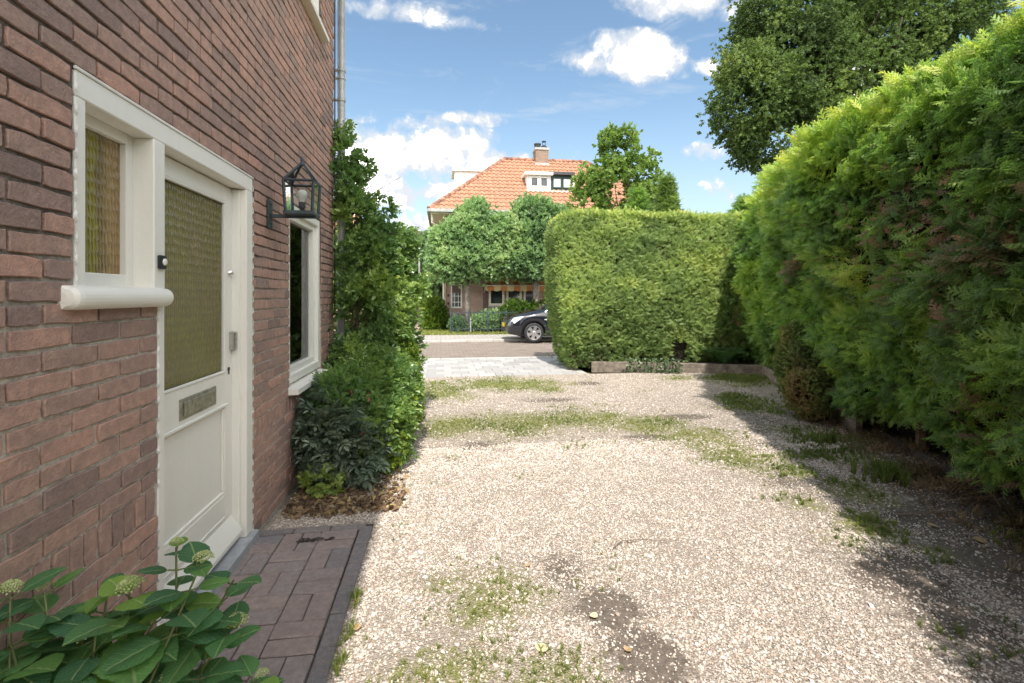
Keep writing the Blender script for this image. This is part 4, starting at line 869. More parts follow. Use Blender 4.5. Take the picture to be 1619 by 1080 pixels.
hull('inner_hull', list(np.linspace(0, 1, 16)), lh_ring, M['core'], lime)
n1 = 31000; u = rng.uniform(0, 1, n1); z = rng.uniform(.04, FH, n1); P1 = lh_face(u, z); kp = (rng.uniform(size=n1) < np.clip(.35+z*1.5, 0, 1)) & ~((P1[:, 0] > 4.25) & (P1[:, 0] < 4.6) & (z < .5)); u, z, P1 = u[kp], z[kp], P1[kp]; n1 = len(u)
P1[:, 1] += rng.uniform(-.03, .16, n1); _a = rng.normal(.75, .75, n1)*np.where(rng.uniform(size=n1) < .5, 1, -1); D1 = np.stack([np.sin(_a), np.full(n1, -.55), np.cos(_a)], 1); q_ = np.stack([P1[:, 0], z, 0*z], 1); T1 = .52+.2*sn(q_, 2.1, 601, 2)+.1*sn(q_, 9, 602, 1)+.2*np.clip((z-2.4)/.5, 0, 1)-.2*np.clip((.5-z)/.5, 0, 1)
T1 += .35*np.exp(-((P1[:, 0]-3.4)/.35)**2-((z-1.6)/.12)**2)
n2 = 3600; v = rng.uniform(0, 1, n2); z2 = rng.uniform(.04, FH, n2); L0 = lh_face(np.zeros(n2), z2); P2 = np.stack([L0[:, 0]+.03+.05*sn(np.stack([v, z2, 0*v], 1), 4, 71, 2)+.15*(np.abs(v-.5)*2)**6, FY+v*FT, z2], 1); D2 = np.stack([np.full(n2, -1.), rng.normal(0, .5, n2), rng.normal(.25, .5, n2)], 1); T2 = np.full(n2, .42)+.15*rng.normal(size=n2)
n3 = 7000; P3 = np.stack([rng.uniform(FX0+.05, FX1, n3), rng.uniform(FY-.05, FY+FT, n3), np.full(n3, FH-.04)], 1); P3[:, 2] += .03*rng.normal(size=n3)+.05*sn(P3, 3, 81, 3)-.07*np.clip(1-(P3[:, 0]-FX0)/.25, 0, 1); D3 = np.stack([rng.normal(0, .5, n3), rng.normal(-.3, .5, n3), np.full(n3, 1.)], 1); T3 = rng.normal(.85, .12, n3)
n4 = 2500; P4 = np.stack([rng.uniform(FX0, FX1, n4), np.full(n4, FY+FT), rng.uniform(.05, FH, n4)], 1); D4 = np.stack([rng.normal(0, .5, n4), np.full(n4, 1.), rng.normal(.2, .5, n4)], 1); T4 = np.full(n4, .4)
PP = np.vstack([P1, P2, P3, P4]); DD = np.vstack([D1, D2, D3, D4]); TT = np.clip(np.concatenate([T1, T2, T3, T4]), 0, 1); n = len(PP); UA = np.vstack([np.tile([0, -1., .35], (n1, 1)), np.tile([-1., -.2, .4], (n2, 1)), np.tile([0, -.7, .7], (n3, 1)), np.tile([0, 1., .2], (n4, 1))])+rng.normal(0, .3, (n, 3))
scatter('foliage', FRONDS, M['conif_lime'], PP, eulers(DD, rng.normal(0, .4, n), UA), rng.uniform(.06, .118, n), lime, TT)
b = MB()
for i in range(9):
    x_ = 2.5+i*.36; b.tube([(x_, FY+.2, -.05), (x_+random.uniform(-.05, .05), FY+.2, 1.0), (x_, FY+.3, 2.4)], [.04, .03, .015], 6)
for i in range(50):
    x_ = random.uniform(2.3, 5.0); z0 = random.uniform(.02, .3); b.tube([(x_, FY+.1, z0), (x_+random.uniform(-.1, .1), FY-.06, z0+random.uniform(-.02, .15))], [.006, .002], 4)
b.obj('bare_twigs', M['twig'], lime)

# feathery dark conifer in the corner behind both hedges
def conifer(name, label, cat, x_, y_, h, r0, n, mat, size, tone, group=None, zmin=.1, lean=0, sharp=1.):
    t = thing(name, label, cat, (x_, y_, 0), group); b = MB(); b.tube([(x_, y_, -.05), (x_+lean*.5, y_, h*.5), (x_+lean, y_, h*.93)], [r0*.09+.02, r0*.06+.015, .008], 7); b.obj('trunk', M['bark'], t)
    zz = zmin+(h-zmin)*rng.uniform(size=n)**1.15; an = rng.uniform(0, 2*PI, n); rr = r0*(1-(zz/h)**(1.3*sharp))*(.78+.22*rng.uniform(size=n))*(1+.16*sn(np.stack([np.cos(an)*2, np.sin(an)*2, zz], 1), 2.4, int(x_*100) % 97, 2))
    p = np.stack([x_+lean*zz/h+rr*np.cos(an), y_+rr*np.sin(an), zz], 1); d = np.stack([np.cos(an), np.sin(an), np.full(n, .5)], 1)+rng.normal(0, .35, (n, 3))
    scatter('crown', FRONDS, M[mat], p, eulers(d, rng.normal(0, .8, n)), rng.uniform(.7, 1.3, n)*size, t, np.clip(tone+.18*sn(p, 2.5, 5, 2)+.2*(zz/h-.5), 0, 1)); return t
conifer('feathery_conifer', 'dark feathery conifer in the corner between the lime hedge and tall hedge', 'conifer', 6.0, 9.15, 3.3, .85, 3600, 'conif_dark', .17, .33, sharp=2.2)
conifer('feathery_conifer', 'wispy pale conifer top rising above the corner where the hedges meet', 'conifer', 6.75, 9.5, 3.95, .62, 1500, 'conif_dark', .2, .55, sharp=2.0)

# ================================================================== BED EDGING, FERN, IVY, SMALL SHRUB
HDn = HD; perp = np.array([-math.cos(R(19.2)), math.sin(R(19.2))])
def beam(p, q_, z0, z1, th, name='timber', parent=None):
    p, q_ = np.array(p), np.array(q_); d = (q_-p)/np.linalg.norm(q_-p); nn = np.array([-d[1], d[0]])*th/2; b = MB(); n = 8; V = []
    for i in range(n+1):
        c = p+(q_-p)*i/n; e = random.uniform(-.004, .004); bb = .008
        for (a, z_) in ((-1, z0), (-1, z1-bb), (-.8, z1+e), (.8, z1+e), (1, z1-bb), (1, z0)): V.append((c[0]+nn[0]*a, c[1]+nn[1]*a, z_))
    Fc = [(i*6+j, i*6+(j+1) % 6, (i+1)*6+(j+1) % 6, (i+1)*6+j) for i in range(n) for j in range(6)]+[tuple(range(5, -1, -1)), tuple(n*6+j for j in range(6))]
    return obj(name, V, Fc, M['wood_old'], parent)
edge = thing('timber_bed_edging', 'low weathered timber edging along the planting bed under the hedges', 'garden edging', (5.0, 8.2, 0))
for (p, q_) in (((2.75, 8.86), (3.55, 8.70)), ((3.56, 8.70), (4.16, 8.49)), ((4.17, 8.485), (5.02, 8.19)), ((5.03, 8.187), (5.60, 7.99))):
    beam(p, q_, -.03, .085, .06, 'plank', edge); beam(p, q_, .088, .165, .058, 'plank', edge)
for (a, c) in ((0.0, 1.25), (1.26, 2.5), (2.51, 3.9)):
    p = HB+HD*a; q_ = HB+HD*c; beam(p, q_, -.03, .085, .06, 'plank', edge); beam(p, q_, .088, .165, .058, 'plank', edge)
b = MB()
for p in ((4.165, 8.45), (5.59, 7.95), HB+HD*1.255+HN*.05, HB+HD*2.5+HN*.05): b.box(p[0]-.03, p[0]+.03, p[1]-.03, p[1]+.03, -.05, .19, .005)
b.obj('stakes', M['wood_old'], edge)
obj('planting_bed', [(2.75, 8.9, .10), (4.16, 8.52, .11), (5.6, 8.02, .12), (4.7, 5.4, .12), (5.6, 5.0, .15), (7.2, 9.0, .15), (6, 10.1, .1), (2.4, 10.1, .06)], [(0, 1, 2, 5, 6, 7), (2, 3, 4, 5)], M['soil'], kind='structure')

def fern_plant(x_, y_, n, L0, label):
    t = thing('fern', label, 'fern', (x_, y_, .12))
    for i in range(n):
        a = 2*PI*i/n+random.uniform(-.2, .2); l = L0*random.uniform(.8, 1.1); V = []; Fc = []; k = 15
        for j in range(k):
            u_ = (j+.5)/k; r_ = l*u_*(.65); h = l*(.95*u_-.55*u_*u_); wv = l*.16*math.sin(PI*min(1, u_*.85+.12)); c = Vector((math.cos(a)*r_, math.sin(a)*r_, h)); tdir = Vector((math.cos(a)*.65, math.sin(a)*.65, .95-1.1*u_)).normalized(); sd = Vector((-math.sin(a), math.cos(a), 0))
            for s3 in (1, -1):
                e = c+sd*s3*wv+tdir*wv*.35-Vector((0, 0, wv*.2)); w_ = tdir*l*.022; o = len(V); V += [c-w_, c+w_, e+w_*.5, e-w_*.3]; Fc.append((o, o+1, o+2, o+3))
        put('frond', mesh('frond', V, Fc, M['fern']), t)
fern_plant(5.12, 8.42, 15, .74, 'green fern standing behind the timber edging in the hedge corner')
# variegated ivy hanging over the edging
t = thing('variegated_ivy', 'white-edged ivy spilling over the timber edging under the lime hedge', 'ivy', (3.75, 8.6, .1))
n = 420; px_ = rng.uniform(3.3, 4.25, n); pz_ = rng.uniform(.0, .26, n); py_ = 8.62-.28*(px_-3.3)-rng.uniform(0, .09, n)
scatter('leaves', [cluster(i, 3, .5, .22) for i in range(3)], M['ivy'], np.stack([px_, py_, pz_], 1), eulers(np.stack([rng.normal(0, .5, n), np.full(n, -1.), rng.normal(0, .5, n)], 1), rng.uniform(-1, 1, n)), rng.uniform(.045, .08, n), t)

def blob_points(blobs, n, shell=.55, cut=None, seed=9, rag=.05):
    """points in a union of ellipsoids, biased to the outer shell; returns points, outward dirs, rel. height"""
    vol = np.array([b_[3]*b_[4]*b_[5] for b_ in blobs])**.75; ch = rng.choice(len(blobs), n, p=vol/vol.sum()); B = np.array([b_[:6] for b_ in blobs])[ch]
    d = rng.normal(size=(n, 3)); d /= np.linalg.norm(d, axis=1)[:, None]; r_ = (shell+(1-shell)*rng.uniform(size=n))**.7
    lump = 1+.20*sn(d*2+B[:, :3], 2.6, seed, 2)+.08*sn(d*4+B[:, :3], 5, seed+1, 2); p = B[:, :3]+d*B[:, 3:6]*(r_*lump)[:, None]; p = p+rng.normal(0, 1, p.shape)*B[:, 3:6]*rag
    keep_ = np.ones(n, bool)
    for b_ in blobs:   # drop points deep inside other blobs
        q_ = (p-np.array(b_[:3]))/np.array(b_[3:6]); keep_ &= (q_**2).sum(1) > .28
    if cut is not None: keep_ &= sn(p, cut[0], cut[1], 3) < cut[2]
    return p[keep_], d[keep_]
t = thing('reddish_shrub', 'small shrub with reddish brown leaves at the end of the timber edging', 'shrub', (4.03, 4.98, 0))
p, d = blob_points([(4.18, 5.24, .52, .25, .33, .36), (4.02, 4.96, .32, .22, .28, .27), (4.28, 5.4, .85, .17, .22, .24)], 5200, .5)
scatter('foliage', [cluster(i+20, 6, .45, .16) for i in range(3)], M['leaf_red_shrub'], p, eulers(d+rng.normal(0, .4, d.shape)+np.array([0, 0, .2]), rng.uniform(-2, 2, len(p))), rng.uniform(.05, .085, len(p)), t, np.clip(.55+.4*sn(p, 4, 33, 2), 0, 1))
b = MB()
for i in range(9): b.tube([(4.03, 5.0, 0), (4.08+random.uniform(-.2, .2), 5.05+random.uniform(-.2, .2), .45), (4.12+random.uniform(-.3, .3), 5.05+random.uniform(-.3, .3), .85)], [.012, .008, .003], 5)
b.obj('stems', M['brownstem'], t)
# weeds and grasses along the hedge foot
def weed(x_, y_, n, h, label, tone=.2):
    t = thing('grass_clump', label, 'grass clump', (x_, y_, 0)); px_, py_ = rng.normal(x_, .09, n), rng.normal(y_, .09, n)
    scatter('blades', [tuft(i+40, 12, 1, .55, .05) for i in range(3)], M['grassb'], np.stack([px_, py_, ground_z(px_, py_)], 1), np.stack([0*px_, 0*px_, rng.uniform(0, 6.28, n)], 1), h*rng.uniform(.5, 1.1, n), t, np.full(n, tone))
weed(3.30, 3.34, 26, .2, 'tall dark green grass clump below the tall hedge')
weed(3.62, 4.28, 34, .13, 'low green grass clump near the foot of the tall hedge', .15)
n = 1100; s_ = rng.uniform(2.9, 7.6, n); dd_ = rng.normal(-.02, .16, n); x_ = HB[0]+HD[0]*s_+HN[0]*dd_; y_ = HB[1]+HD[1]*s_+HN[1]*dd_
scatter('dry_undergrowth', [tuft(i+60, 10, 1, .9, .04) for i in range(4)], M['litter'], np.stack([x_, y_, ground_z(x_, y_)], 1), np.stack([rng.normal(0, .3, n), rng.normal(0, .3, n), rng.uniform(0, 6.28, n)], 1), rng.uniform(.02, .10, n)*(1+.5*sn(s_[:, None], 5, 4, 2)), kind='stuff')

n = 2600; s_ = rng.uniform(3.0, 7.6, n); dd_ = np.abs(rng.normal(0, .38, n))-.15; x_ = HB[0]+HD[0]*s_+HN[0]*dd_; y_ = HB[1]+HD[1]*s_+HN[1]*dd_
scatter('soil_litter', [leafv(1, .3, .1, .3)+(0,), ([(-.03, 0, 0), (.03, 0, .02), (.03, 1.6, .05), (-.03, 1.6, 0)], [(0, 1, 2, 3)], 0)], M['litter'], np.stack([x_, y_, ground_z(x_, y_)+.006], 1), np.stack([rng.normal(0, .25, n), rng.normal(0, .25, n), rng.uniform(0, 6.28, n)], 1), rng.uniform(.008, .03, n), kind='stuff')

# ================================================================== CLIMBER AND SHRUBS ON THE HOUSE CORNER
climb = thing('corner_climber', 'tall leafy green climber growing up the house corner and drainpipe', 'climber', (-.9, 5.3, 0))
CB = [(-.78, 5.25, .55, .35, .55, .55), (-.72, 5.3, 1.2, .36, .50, .50), (-.76, 5.32, 1.75, .28, .38, .38), (-.88, 5.25, 2.15, .20, .30, .28), (-.95, 5.22, 2.50, .14, .22, .20), (-1.0, 5.2, 2.78, .12, .18, .20), (-1.02, 5.22, 3.03, .07, .09, .10),
      (-.55, 5.75, 1.25, .30, .40, .38), (-.58, 5.6, 1.75, .22, .26, .22), (-.52, 5.7, .70, .26, .5, .50), (-.42, 5.95, 1.62, .24, .24, .16), (-.66, 5.5, 2.0, .20, .20, .14), (-.75, 5.45, 2.38, .18, .16, .10)]
p, d = blob_points(CB+[(-.45, 5.6, 2.02, .16, .16, .10), (-.36, 5.8, 1.85, .16, .2, .12), (-.62, 5.4, 2.32, .13, .14, .09), (-.36, 5.85, 1.45, .16, .22, .16), (-.36, 5.85, 1.75, .13, .16, .10), (-.48, 5.7, 1.95, .2, .2, .13), (-.82, 5.3, 2.72, .10, .12, .08)], 11500, .45, (4.2, 44, .24), 9, .09); k = p[:, 0] > XW+.01; k |= p[:, 1] > 5.2; p, d = p[k], d[k]; n = len(p)
sunny = p[:, 0] > -.50  # leaves beyond the house shadow get a lighter tone, sun painted in
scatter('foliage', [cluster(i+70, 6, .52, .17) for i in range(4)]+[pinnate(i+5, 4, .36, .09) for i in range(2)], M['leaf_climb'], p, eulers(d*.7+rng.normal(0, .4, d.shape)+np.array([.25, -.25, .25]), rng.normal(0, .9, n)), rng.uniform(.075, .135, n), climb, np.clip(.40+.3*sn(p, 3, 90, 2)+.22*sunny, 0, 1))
b = MB()
for i in range(7):
    a = random.uniform(-.12, .12); b.tube([(-.92+a, 5.22, -.03), (-.95+a, 5.25, .8), (-.93+a*1.5, 5.26, 1.7), (-.95+a, 5.23, 2.4), (-1.0, 5.22, 2.95)], [.011, .009, .007, .005, .002], 6)
for i in range(26):
    z0 = random.uniform(.4, 2.5); b.tube([(-.93, 5.25, z0), (-.75+random.uniform(-.1, .1), 5.4+random.uniform(-.2, .2), z0+.25), (-.6+random.uniform(-.2, .25), 5.5+random.uniform(-.3, .4), z0+random.uniform(.2, .5))], [.008, .005, .002], 5)
b.obj('stems', M['brownstem'], climb)
sh = thing('window_shrub', 'mid green leafy shrub mound under the window with a few red leaves', 'shrub', (-.72, 4.5, 0))
SB = [(-.72, 4.5, .42, .34, .5, .34), (-.62, 4.25, .30, .36, .42, .30), (-.55, 4.75, .45, .30, .5, .36), (-.82, 4.15, .52, .20, .32, .20), (-.78, 4.9, .62, .26, .4, .32)]
p, d = blob_points(SB, 8500, .4); k = (p[:, 0] > XW+.01) & (p[:, 2] > .02); p, d = p[k], d[k]; n = len(p)
scatter('foliage', [pinnate(i+15, 3, .40, .10) for i in range(3)]+[cluster(i+90, 5, .5, .18) for i in range(2)], M['leaf_climb'], p, eulers(d*.8+rng.normal(0, .35, d.shape)+np.array([.1, -.35, .15]), rng.normal(0, .8, n)), rng.uniform(.075, .135, n), sh, np.clip(.48+.3*sn(p, 4, 91, 2), 0, 1))
k2 = rng.choice(n, 60, replace=False); k2 = k2[(p[k2, 1] < 4.35) & (d[k2, 1] < 0)]
scatter('red_leaves', [cluster(120, 3, .5, .22)], M['leaf_red'], p[k2]+d[k2]*.04+np.array([.03, -.05, .0]), eulers(d[k2]+np.array([0, -.6, 0]), rng.normal(0, .5, len(k2))), np.full(len(k2), .10), sh)
mh = thing('dark_leaf_shrub', 'low shrub with dark grey-purple pinnate leaves against the brick wall', 'shrub', (-.85, 3.85, 0))
p, d = blob_points([(-.84, 3.92, .30, .20, .26, .26), (-.66, 3.85, .22, .20, .22, .18), (-.92, 4.05, .48, .12, .25, .17)], 800, .35); k = (p[:, 0] > XW+.01) & (p[:, 2] > .02); p, d = p[k], d[k]; n = len(p)
scatter('foliage', [pinnate(i+25, 4, .42, .10) for i in range(4)], M['leaf_dark'], p, eulers(d+rng.normal(0, .3, d.shape)+np.array([.1, -.4, .1]), rng.normal(0, .6, n)), rng.uniform(.11, .17, n), mh, rng.uniform(.2, .9, n))
b = MB()
for i in range(8): b.tube([(-.82, 3.95, 0), (-.82+random.uniform(-.12, .15), 3.92+random.uniform(-.12, .12), .25), (-.80+random.uniform(-.2, .25), 3.9+random.uniform(-.2, .2), .45)], [.009, .007, .004], 5)
b.obj('stems', M['brownstem'], mh)
lm = thing('bright_green_seedlings', 'bright yellow-green young shoots on the sunlit side of the window shrub', 'plant', (-.34, 4.4, 0))
p, d = blob_points([(-.36, 4.2, .22, .11, .30, .20), (-.30, 4.9, .35, .10, .35, .3), (-.44, 4.0, .13, .10, .12, .12), (-.34, 5.3, .6, .10, .3, .3)], 900, .3); k = p[:, 2] > .01; p, d = p[k], d[k]
scatter('foliage', [cluster(i+140, 5, .5, .2) for i in range(3)], M['leaf_lime'], p, eulers(d+rng.normal(0, .4, d.shape)+np.array([.2, -.2, .3]), rng.normal(0, .6, len(p))), rng.uniform(.06, .10, len(p)), lm, rng.uniform(0, 1, len(p)))
b = MB()
for i in range(10): b.tube([(-.45, 4.0+i*.12, 0), (-.38, 4.0+i*.13, .2), (-.33, 4.0+i*.14, .38)], [.004, .003, .002], 5)
b.obj('stems', M['stem'], lm)
gs = thing('green_seedling', 'small glossy light green plant at the wall foot below the dark shrub', 'plant', (-.82, 3.6, 0))
p, d = blob_points([(-.82, 3.62, .10, .13, .10, .09)], 120, .2); scatter('foliage', [cluster(150, 6, .5, .2)], M['leaf_climb'], p, eulers(d+np.array([.1, -.5, .3]), rng.normal(0, .5, len(p))), rng.uniform(.06, .09, len(p)), gs, np.full(len(p), .8))
b = MB(); b.tube([(-.82, 3.62, 0), (-.82, 3.61, .1)], .004, 5); b.obj('stem', M['stem'], gs)
# leaf litter below
n = 900; x_ = rng.uniform(-1.0, -.25, n); y_ = 3.28+np.abs(rng.normal(0, .30, n)); 
scatter('leaf_litter', [leafv(1, .33, .1, .3)+(0,), leafv(.9, .4, .35, .6)+(0,)], M['litter'], np.stack([x_, y_, ground_z(x_, y_)+rng.uniform(.003, .02, n)], 1), np.stack([rng.normal(0, .45, n), rng.normal(0, .45, n), rng.uniform(0, 6.28, n)], 1), rng.uniform(.025, .06, n), kind='stuff')

# ================================================================== HYDRANGEA
def hleaf(seed):
    r = random.Random(seed); nu, nv = 6, 11; V = []; UV = []; Fc = []; bend = r.uniform(.15, .5); fold = r.uniform(.10, .3); tw = r.uniform(-.25, .25)
    for j in range(nv+1):
        v_ = j/nv; wd = .46*math.sin(PI*min(1, v_**.82))**.75*(1-.28*v_)+.002 if 0 < j < nv else .004
        for i in range(-nu, nu+1):
            a = i/nu; ser = (.02 if (j % 2) else 0) if abs(i) == nu and 1 < j < nv else 0; x_ = a*(wd+ser); y_ = v_
            z_ = fold*abs(x_)-bend*v_*v_*.45-.35*x_*x_*1.2+.010*math.sin((v_-abs(a)*.12)*7.5*2*PI)*(1-abs(a)*.4)+tw*x_*v_; V.append((x_, y_, z_)); UV.append((.5+a*.5*(wd/.46), v_))
    m_ = 2*nu+1; Fc = [(j*m_+i, j*m_+i+1, (j+1)*m_+i+1, (j+1)*m_+i) for j in range(nv) for i in range(m_-1)]
    me = mesh('leaf', V, Fc, M['hyd'], smooth=True); uvl = me.uv_layers.new(name='UVMap'); lv = np.zeros(len(me.loops), np.int32); me.loops.foreach_get('vertex_index', lv); uvl.data.foreach_set('uv', np.array(UV)[lv].astype(np.float32).ravel()); return me
HL = [hleaf(i) for i in range(6)]
def head(seed):
    r = random.Random(seed); V = []; Fc = []; MI = []; iv, if_ = ico(0)
    for i in range(85):
        a = i*2.39996; rr = math.sqrt(i/85.); x_, y_ = rr*math.cos(a), rr*math.sin(a); z_ = .95*math.sqrt(max(0, 1-rr*rr*.95))-.2+r.uniform(-.04, .04); k = r.uniform(.07, .115); o = len(V)
        V += [(x_+p[0]*k, y_+p[1]*k, z_+p[2]*k) for p in iv]; Fc += [tuple(q_+o for q_ in f) for f in if_]; MI += [r.choice((0, 0, 1))]*20
    for i in range(14):
        a = 2*PI*i/14; b2 = MB(); b2.tube([(0, 0, -.35), (.75*math.cos(a), .75*math.sin(a), .2)], .025, 4); o = len(V); V += b2.v; Fc += [tuple(q_+o for q_ in f) for f in b2.f]; MI += [0]*len(b2.f)
    return mesh('flower_head', V, Fc, [M['bud'], M['bud2']], MI)
HH_ = [head(i) for i in range(3)]
hyd = thing('hydrangea', 'hydrangea bush with big green leaves and pale green flower buds in the foreground', 'shrub', (-.82, 1.3, 0))
stems = MB(); HO = Vector((-.82, 1.3, 0))
def hshoot(tip, lean, nl, size, flower=True, hs=.03, pairs=4):
    tip = Vector(tip); base = Vector((-.82+random.uniform(-.12, .12), 1.28+random.uniform(-.12, .15), 0)); mid = base.lerp(tip, .55)+Vector((random.uniform(-.03, .03), random.uniform(-.03, .03), .04)); stems.tube([base, mid, tip], [.0045, .0035, .0025], 6)
    ax = (tip-mid).normalized(); a0 = random.uniform(0, PI)
    for k in range(pairs):
        pt = tip-ax*(.012+.050*k); ph = a0+k*PI/2
        for sd in (0, PI):
            an = ph+sd+random.uniform(-.25, .25); el_ = random.uniform(.05, .55)-.12*k; d = Vector((math.cos(an)*math.cos(el_), math.sin(an)*math.cos(el_), math.sin(el_)))
            d = (d+lean*.5).normalized(); up = Vector((0, 0, 1)); x_ = d.cross(up).normalized(); z_ = x_.cross(d); mt = Matrix((x_, d, z_)).transposed().to_euler(); s3 = .66*size*random.uniform(.8, 1.15)*(1+.15*k)
            st = pt+d*.02; stems.tube([pt, st], [.0025, .002], 5); put('leaf', random.choice(HL), hyd, st-HO, mt, (s3*random.uniform(.9, 1.15), s3, s3))
    if flower: put('flower_head', random.choice(HH_), hyd, tip+ax*.012-HO, (random.uniform(-.2, .2), random.uniform(-.2, .2), random.uniform(0, 6)), (hs,)*3)
V0 = Vector((.3, -.4, .1))
for (tp, sz, fl, hs) in [((-.79, 1.40, .615), .17, 1, .032), ((-.63, 1.42, .665), .12, 1, .026), ((-.69, 1.42, .715), .09, 1, .016), ((-.55, 1.42, .49), .14, 1, .030), ((-.90, 1.40, .50), .15, 1, .028), ((-.955, 1.40, .535), .12, 1, .017),
                         ((-1.0, 1.42, .625), .13, 1, .019), ((-1.03, 1.36, .655), .13, 1, .024), ((-.68, 1.36, .40), .14, 1, .032), ((-.48, 1.40, .36), .12, 1, .018), ((-.80, 1.30, .50), .17, 0, 0), ((-.98, 1.30, .50), .17, 0, 0), ((-.72, 1.38, .55), .15, 0, 0),
                         ((-.60, 1.35, .42), .15, 0, 0), ((-.86, 1.42, .40), .15, 0, 0), ((-1.0, 1.25, .40), .15, 0, 0), ((-.75, 1.25, .36), .15, 0, 0), ((-.56, 1.45, .60), .11, 0, 0), ((-.9, 1.5, .58), .12, 0, 0), ((-.55, 1.28, .32), .13, 0, 0), ((-1.0, 1.32, .56), .15, 0, 0), ((-.92, 1.28, .42), .16, 0, 0), ((-.84, 1.36, .57), .13, 0, 0), ((-.66, 1.30, .34), .15, 0, 0), ((-.76, 1.42, .46), .14, 0, 0), ((-.98, 1.38, .44), .15, 0, 0)]:
    hshoot(tp, V0*random.uniform(.3, 1), 4, sz, bool(fl), hs)
stems.obj('stems', M['stem'], hyd)

# ================================================================== STREET TREES
def limbs(b, base, h, n, rad, r0, spread, top):
    b.tube([base, base+Vector((0, 0, h*.6)), base+Vector((random.uniform(-.05, .05), 0, h))], [r0*1.15, r0, r0*.85], 10)
    for i in range(n):
        a = 2*PI*i/n+random.uniform(-.3, .3); t0 = base+Vector((0, 0, h*random.uniform(.85, 1.0))); e = t0+Vector((math.cos(a)*spread*random.uniform(.6, 1), math.sin(a)*spread*random.uniform(.6, 1), top*random.uniform(.35, 1))); m_ = t0.lerp(e, .5)+Vector((0, 0, .12*top))
        b.tube([t0, m_, e], [r0*.5, r0*.3, r0*.08], 6)
        for j in range(2):
            s3 = t0.lerp(e, random.uniform(.4, .8)); b.tube([s3, s3+Vector((random.uniform(-1, 1)*spread*.4, random.uniform(-1, 1)*spread*.4, top*random.uniform(.1, .4)))], [r0*.18, r0*.05], 5)
def leafy_tree(name, label, cat, x_, y_, h, blobs, n, protos, mat, size, r0=.1, cut=None, group=None, tone=.45, bark='bark', seed=9, shell=.5, spread=1., top=1.5, lim=7, up=.35):
    t = thing(name, label, cat, (x_, y_, 0), group); b = MB(); limbs(b, Vector((x_, y_, -.05)), h, lim, 0, r0, spread, top); b.obj('trunk', M[bark], t, smooth=True)
    p, d = blob_points(blobs, n, shell, cut, seed, .09); scatter('crown', protos, M[mat], p, eulers(d*.6+rng.normal(0, .45, d.shape)+np.array([0, -.1, up-.2]), rng.normal(0, 1, len(p))), size*rng.uniform(.7, 1.3, len(p)), t, np.clip(tone+.3*sn(p, 2.2, 17, 2)+.12*(d[:, 2]), 0, 1)); return t
LC = [cluster(i+200, 7, .5, .2) for i in range(4)]
gt = 'clipped linden trees along the far pavement'
leafy_tree('linden_tree', 'left clipped linden with a rounded crown in front of the small window', 'tree', 1.0, 18.75, 2.1, [(.95, 18.9, 2.75, 1.3, 1.15, .85), (1.0, 18.9, 3.6, 1.05, 1.0, .9), (1.25, 18.9, 4.45, .62, .65, .55), (.1, 18.9, 2.6, .6, .8, .6), (1.9, 18.9, 2.75, .8, .9, .75), (1.9, 18.9, 3.6, .75, .8, .75), (2.35, 18.9, 4.0, .6, .7, .5), (.1, 18.9, 3.4, .5, .7, .55)], 11500, LC, 'leaf_linden', .205, .10, group=gt, tone=.5, top=1.4, bark='barkgrey')
leafy_tree('linden_tree', 'right clipped linden above the parked black car', 'tree', 3.62, 18.8, 2.1, [(3.5, 18.9, 2.85, 1.2, 1.1, .85), (3.6, 18.9, 3.8, 1.05, 1.0, .9), (3.55, 18.9, 4.65, .75, .7, .55), (4.7, 18.9, 3.1, .9, .9, .9), (2.75, 18.9, 2.7, .7, .8, .65), (4.6, 18.9, 4.2, .7, .7, .6), (2.7, 18.9, 3.5, .6, .7, .7)], 11000, LC, 'leaf_linden', .205, .12, group=gt, tone=.42, top=1.4, bark='barkgrey', seed=12)
leafy_tree('oak_sapling', 'loose light green young oak rising above the lime hedge', 'tree', 6.4, 17, 3.2, [(6.3, 17, 6.55, .75, .8, .75), (6.1, 17, 5.5, 1.1, 1., .8), (7.3, 17, 5.7, .7, .7, .6), (6.7, 17, 4.7, 1.4, 1.1, .8), (5.1, 17, 5.3, .5, .6, .6), (5.2, 17, 4.5, .7, .7, .6), (7.5, 17, 4.9, .55, .6, .5), (5.9, 17, 7.0, .3, .3, .3), (6.6, 17, 7.05, .3, .3, .35), (7.6, 17, 6.3, .25, .3, .35)], 3800, LC, 'leaf_oak', .235, .09, cut=(3.0, 61, .24), tone=.45, spread=.9, top=3.2, lim=9, seed=21, shell=.35)
conifer('yellow_conifer', 'conical yellow-green conifer right of the young oak behind the hedge', 'conifer', 7.25, 15.2, 5.15, .95, 2200, 'conif_lime', .26, .35, zmin=2.0, sharp=1.2)
conifer('yellow_conifer', 'dark bushy conifer between the young oak and the yellow conifer', 'conifer', 6.55, 15.9, 4.9, .9, 1500, 'conif_dark', .3, .4, zmin=2.0, sharp=1.4)
# big dark evergreen at top right
BT = [(8.2, 10.9, 7.2, 1.3, 1.5, 1.2), (7.2, 10.6, 5.9, .95, 1.2, 1.0), (8.2, 10.6, 5.6, 1.2, 1.2, 1.0), (9.6, 10.8, 6.3, 1.4, 1.5, 1.3), (7.7, 10.7, 4.95, .85, 1.0, .65), (9.2, 10.7, 8.6, 1.6, 1.6, 1.3), (10.9, 10.9, 7.4, 1.5, 1.5, 1.4), (11.8, 11, 9.0, 1.7, 1.6, 1.5), (10.2, 10.9, 5.2, 1.1, 1.2, .9), (7.9, 10.8, 8.1, .9, 1., .8), (10.4, 11, 10.4, 1.9, 1.8, 1.5), (12.8, 11, 7.4, 1.3, 1.4, 1.4), (9.0, 10.7, 4.7, .7, .9, .55), (7.0, 10.6, 6.6, .55, .7, .5), (7.15, 10.6, 5.0, .5, .6, .4)]
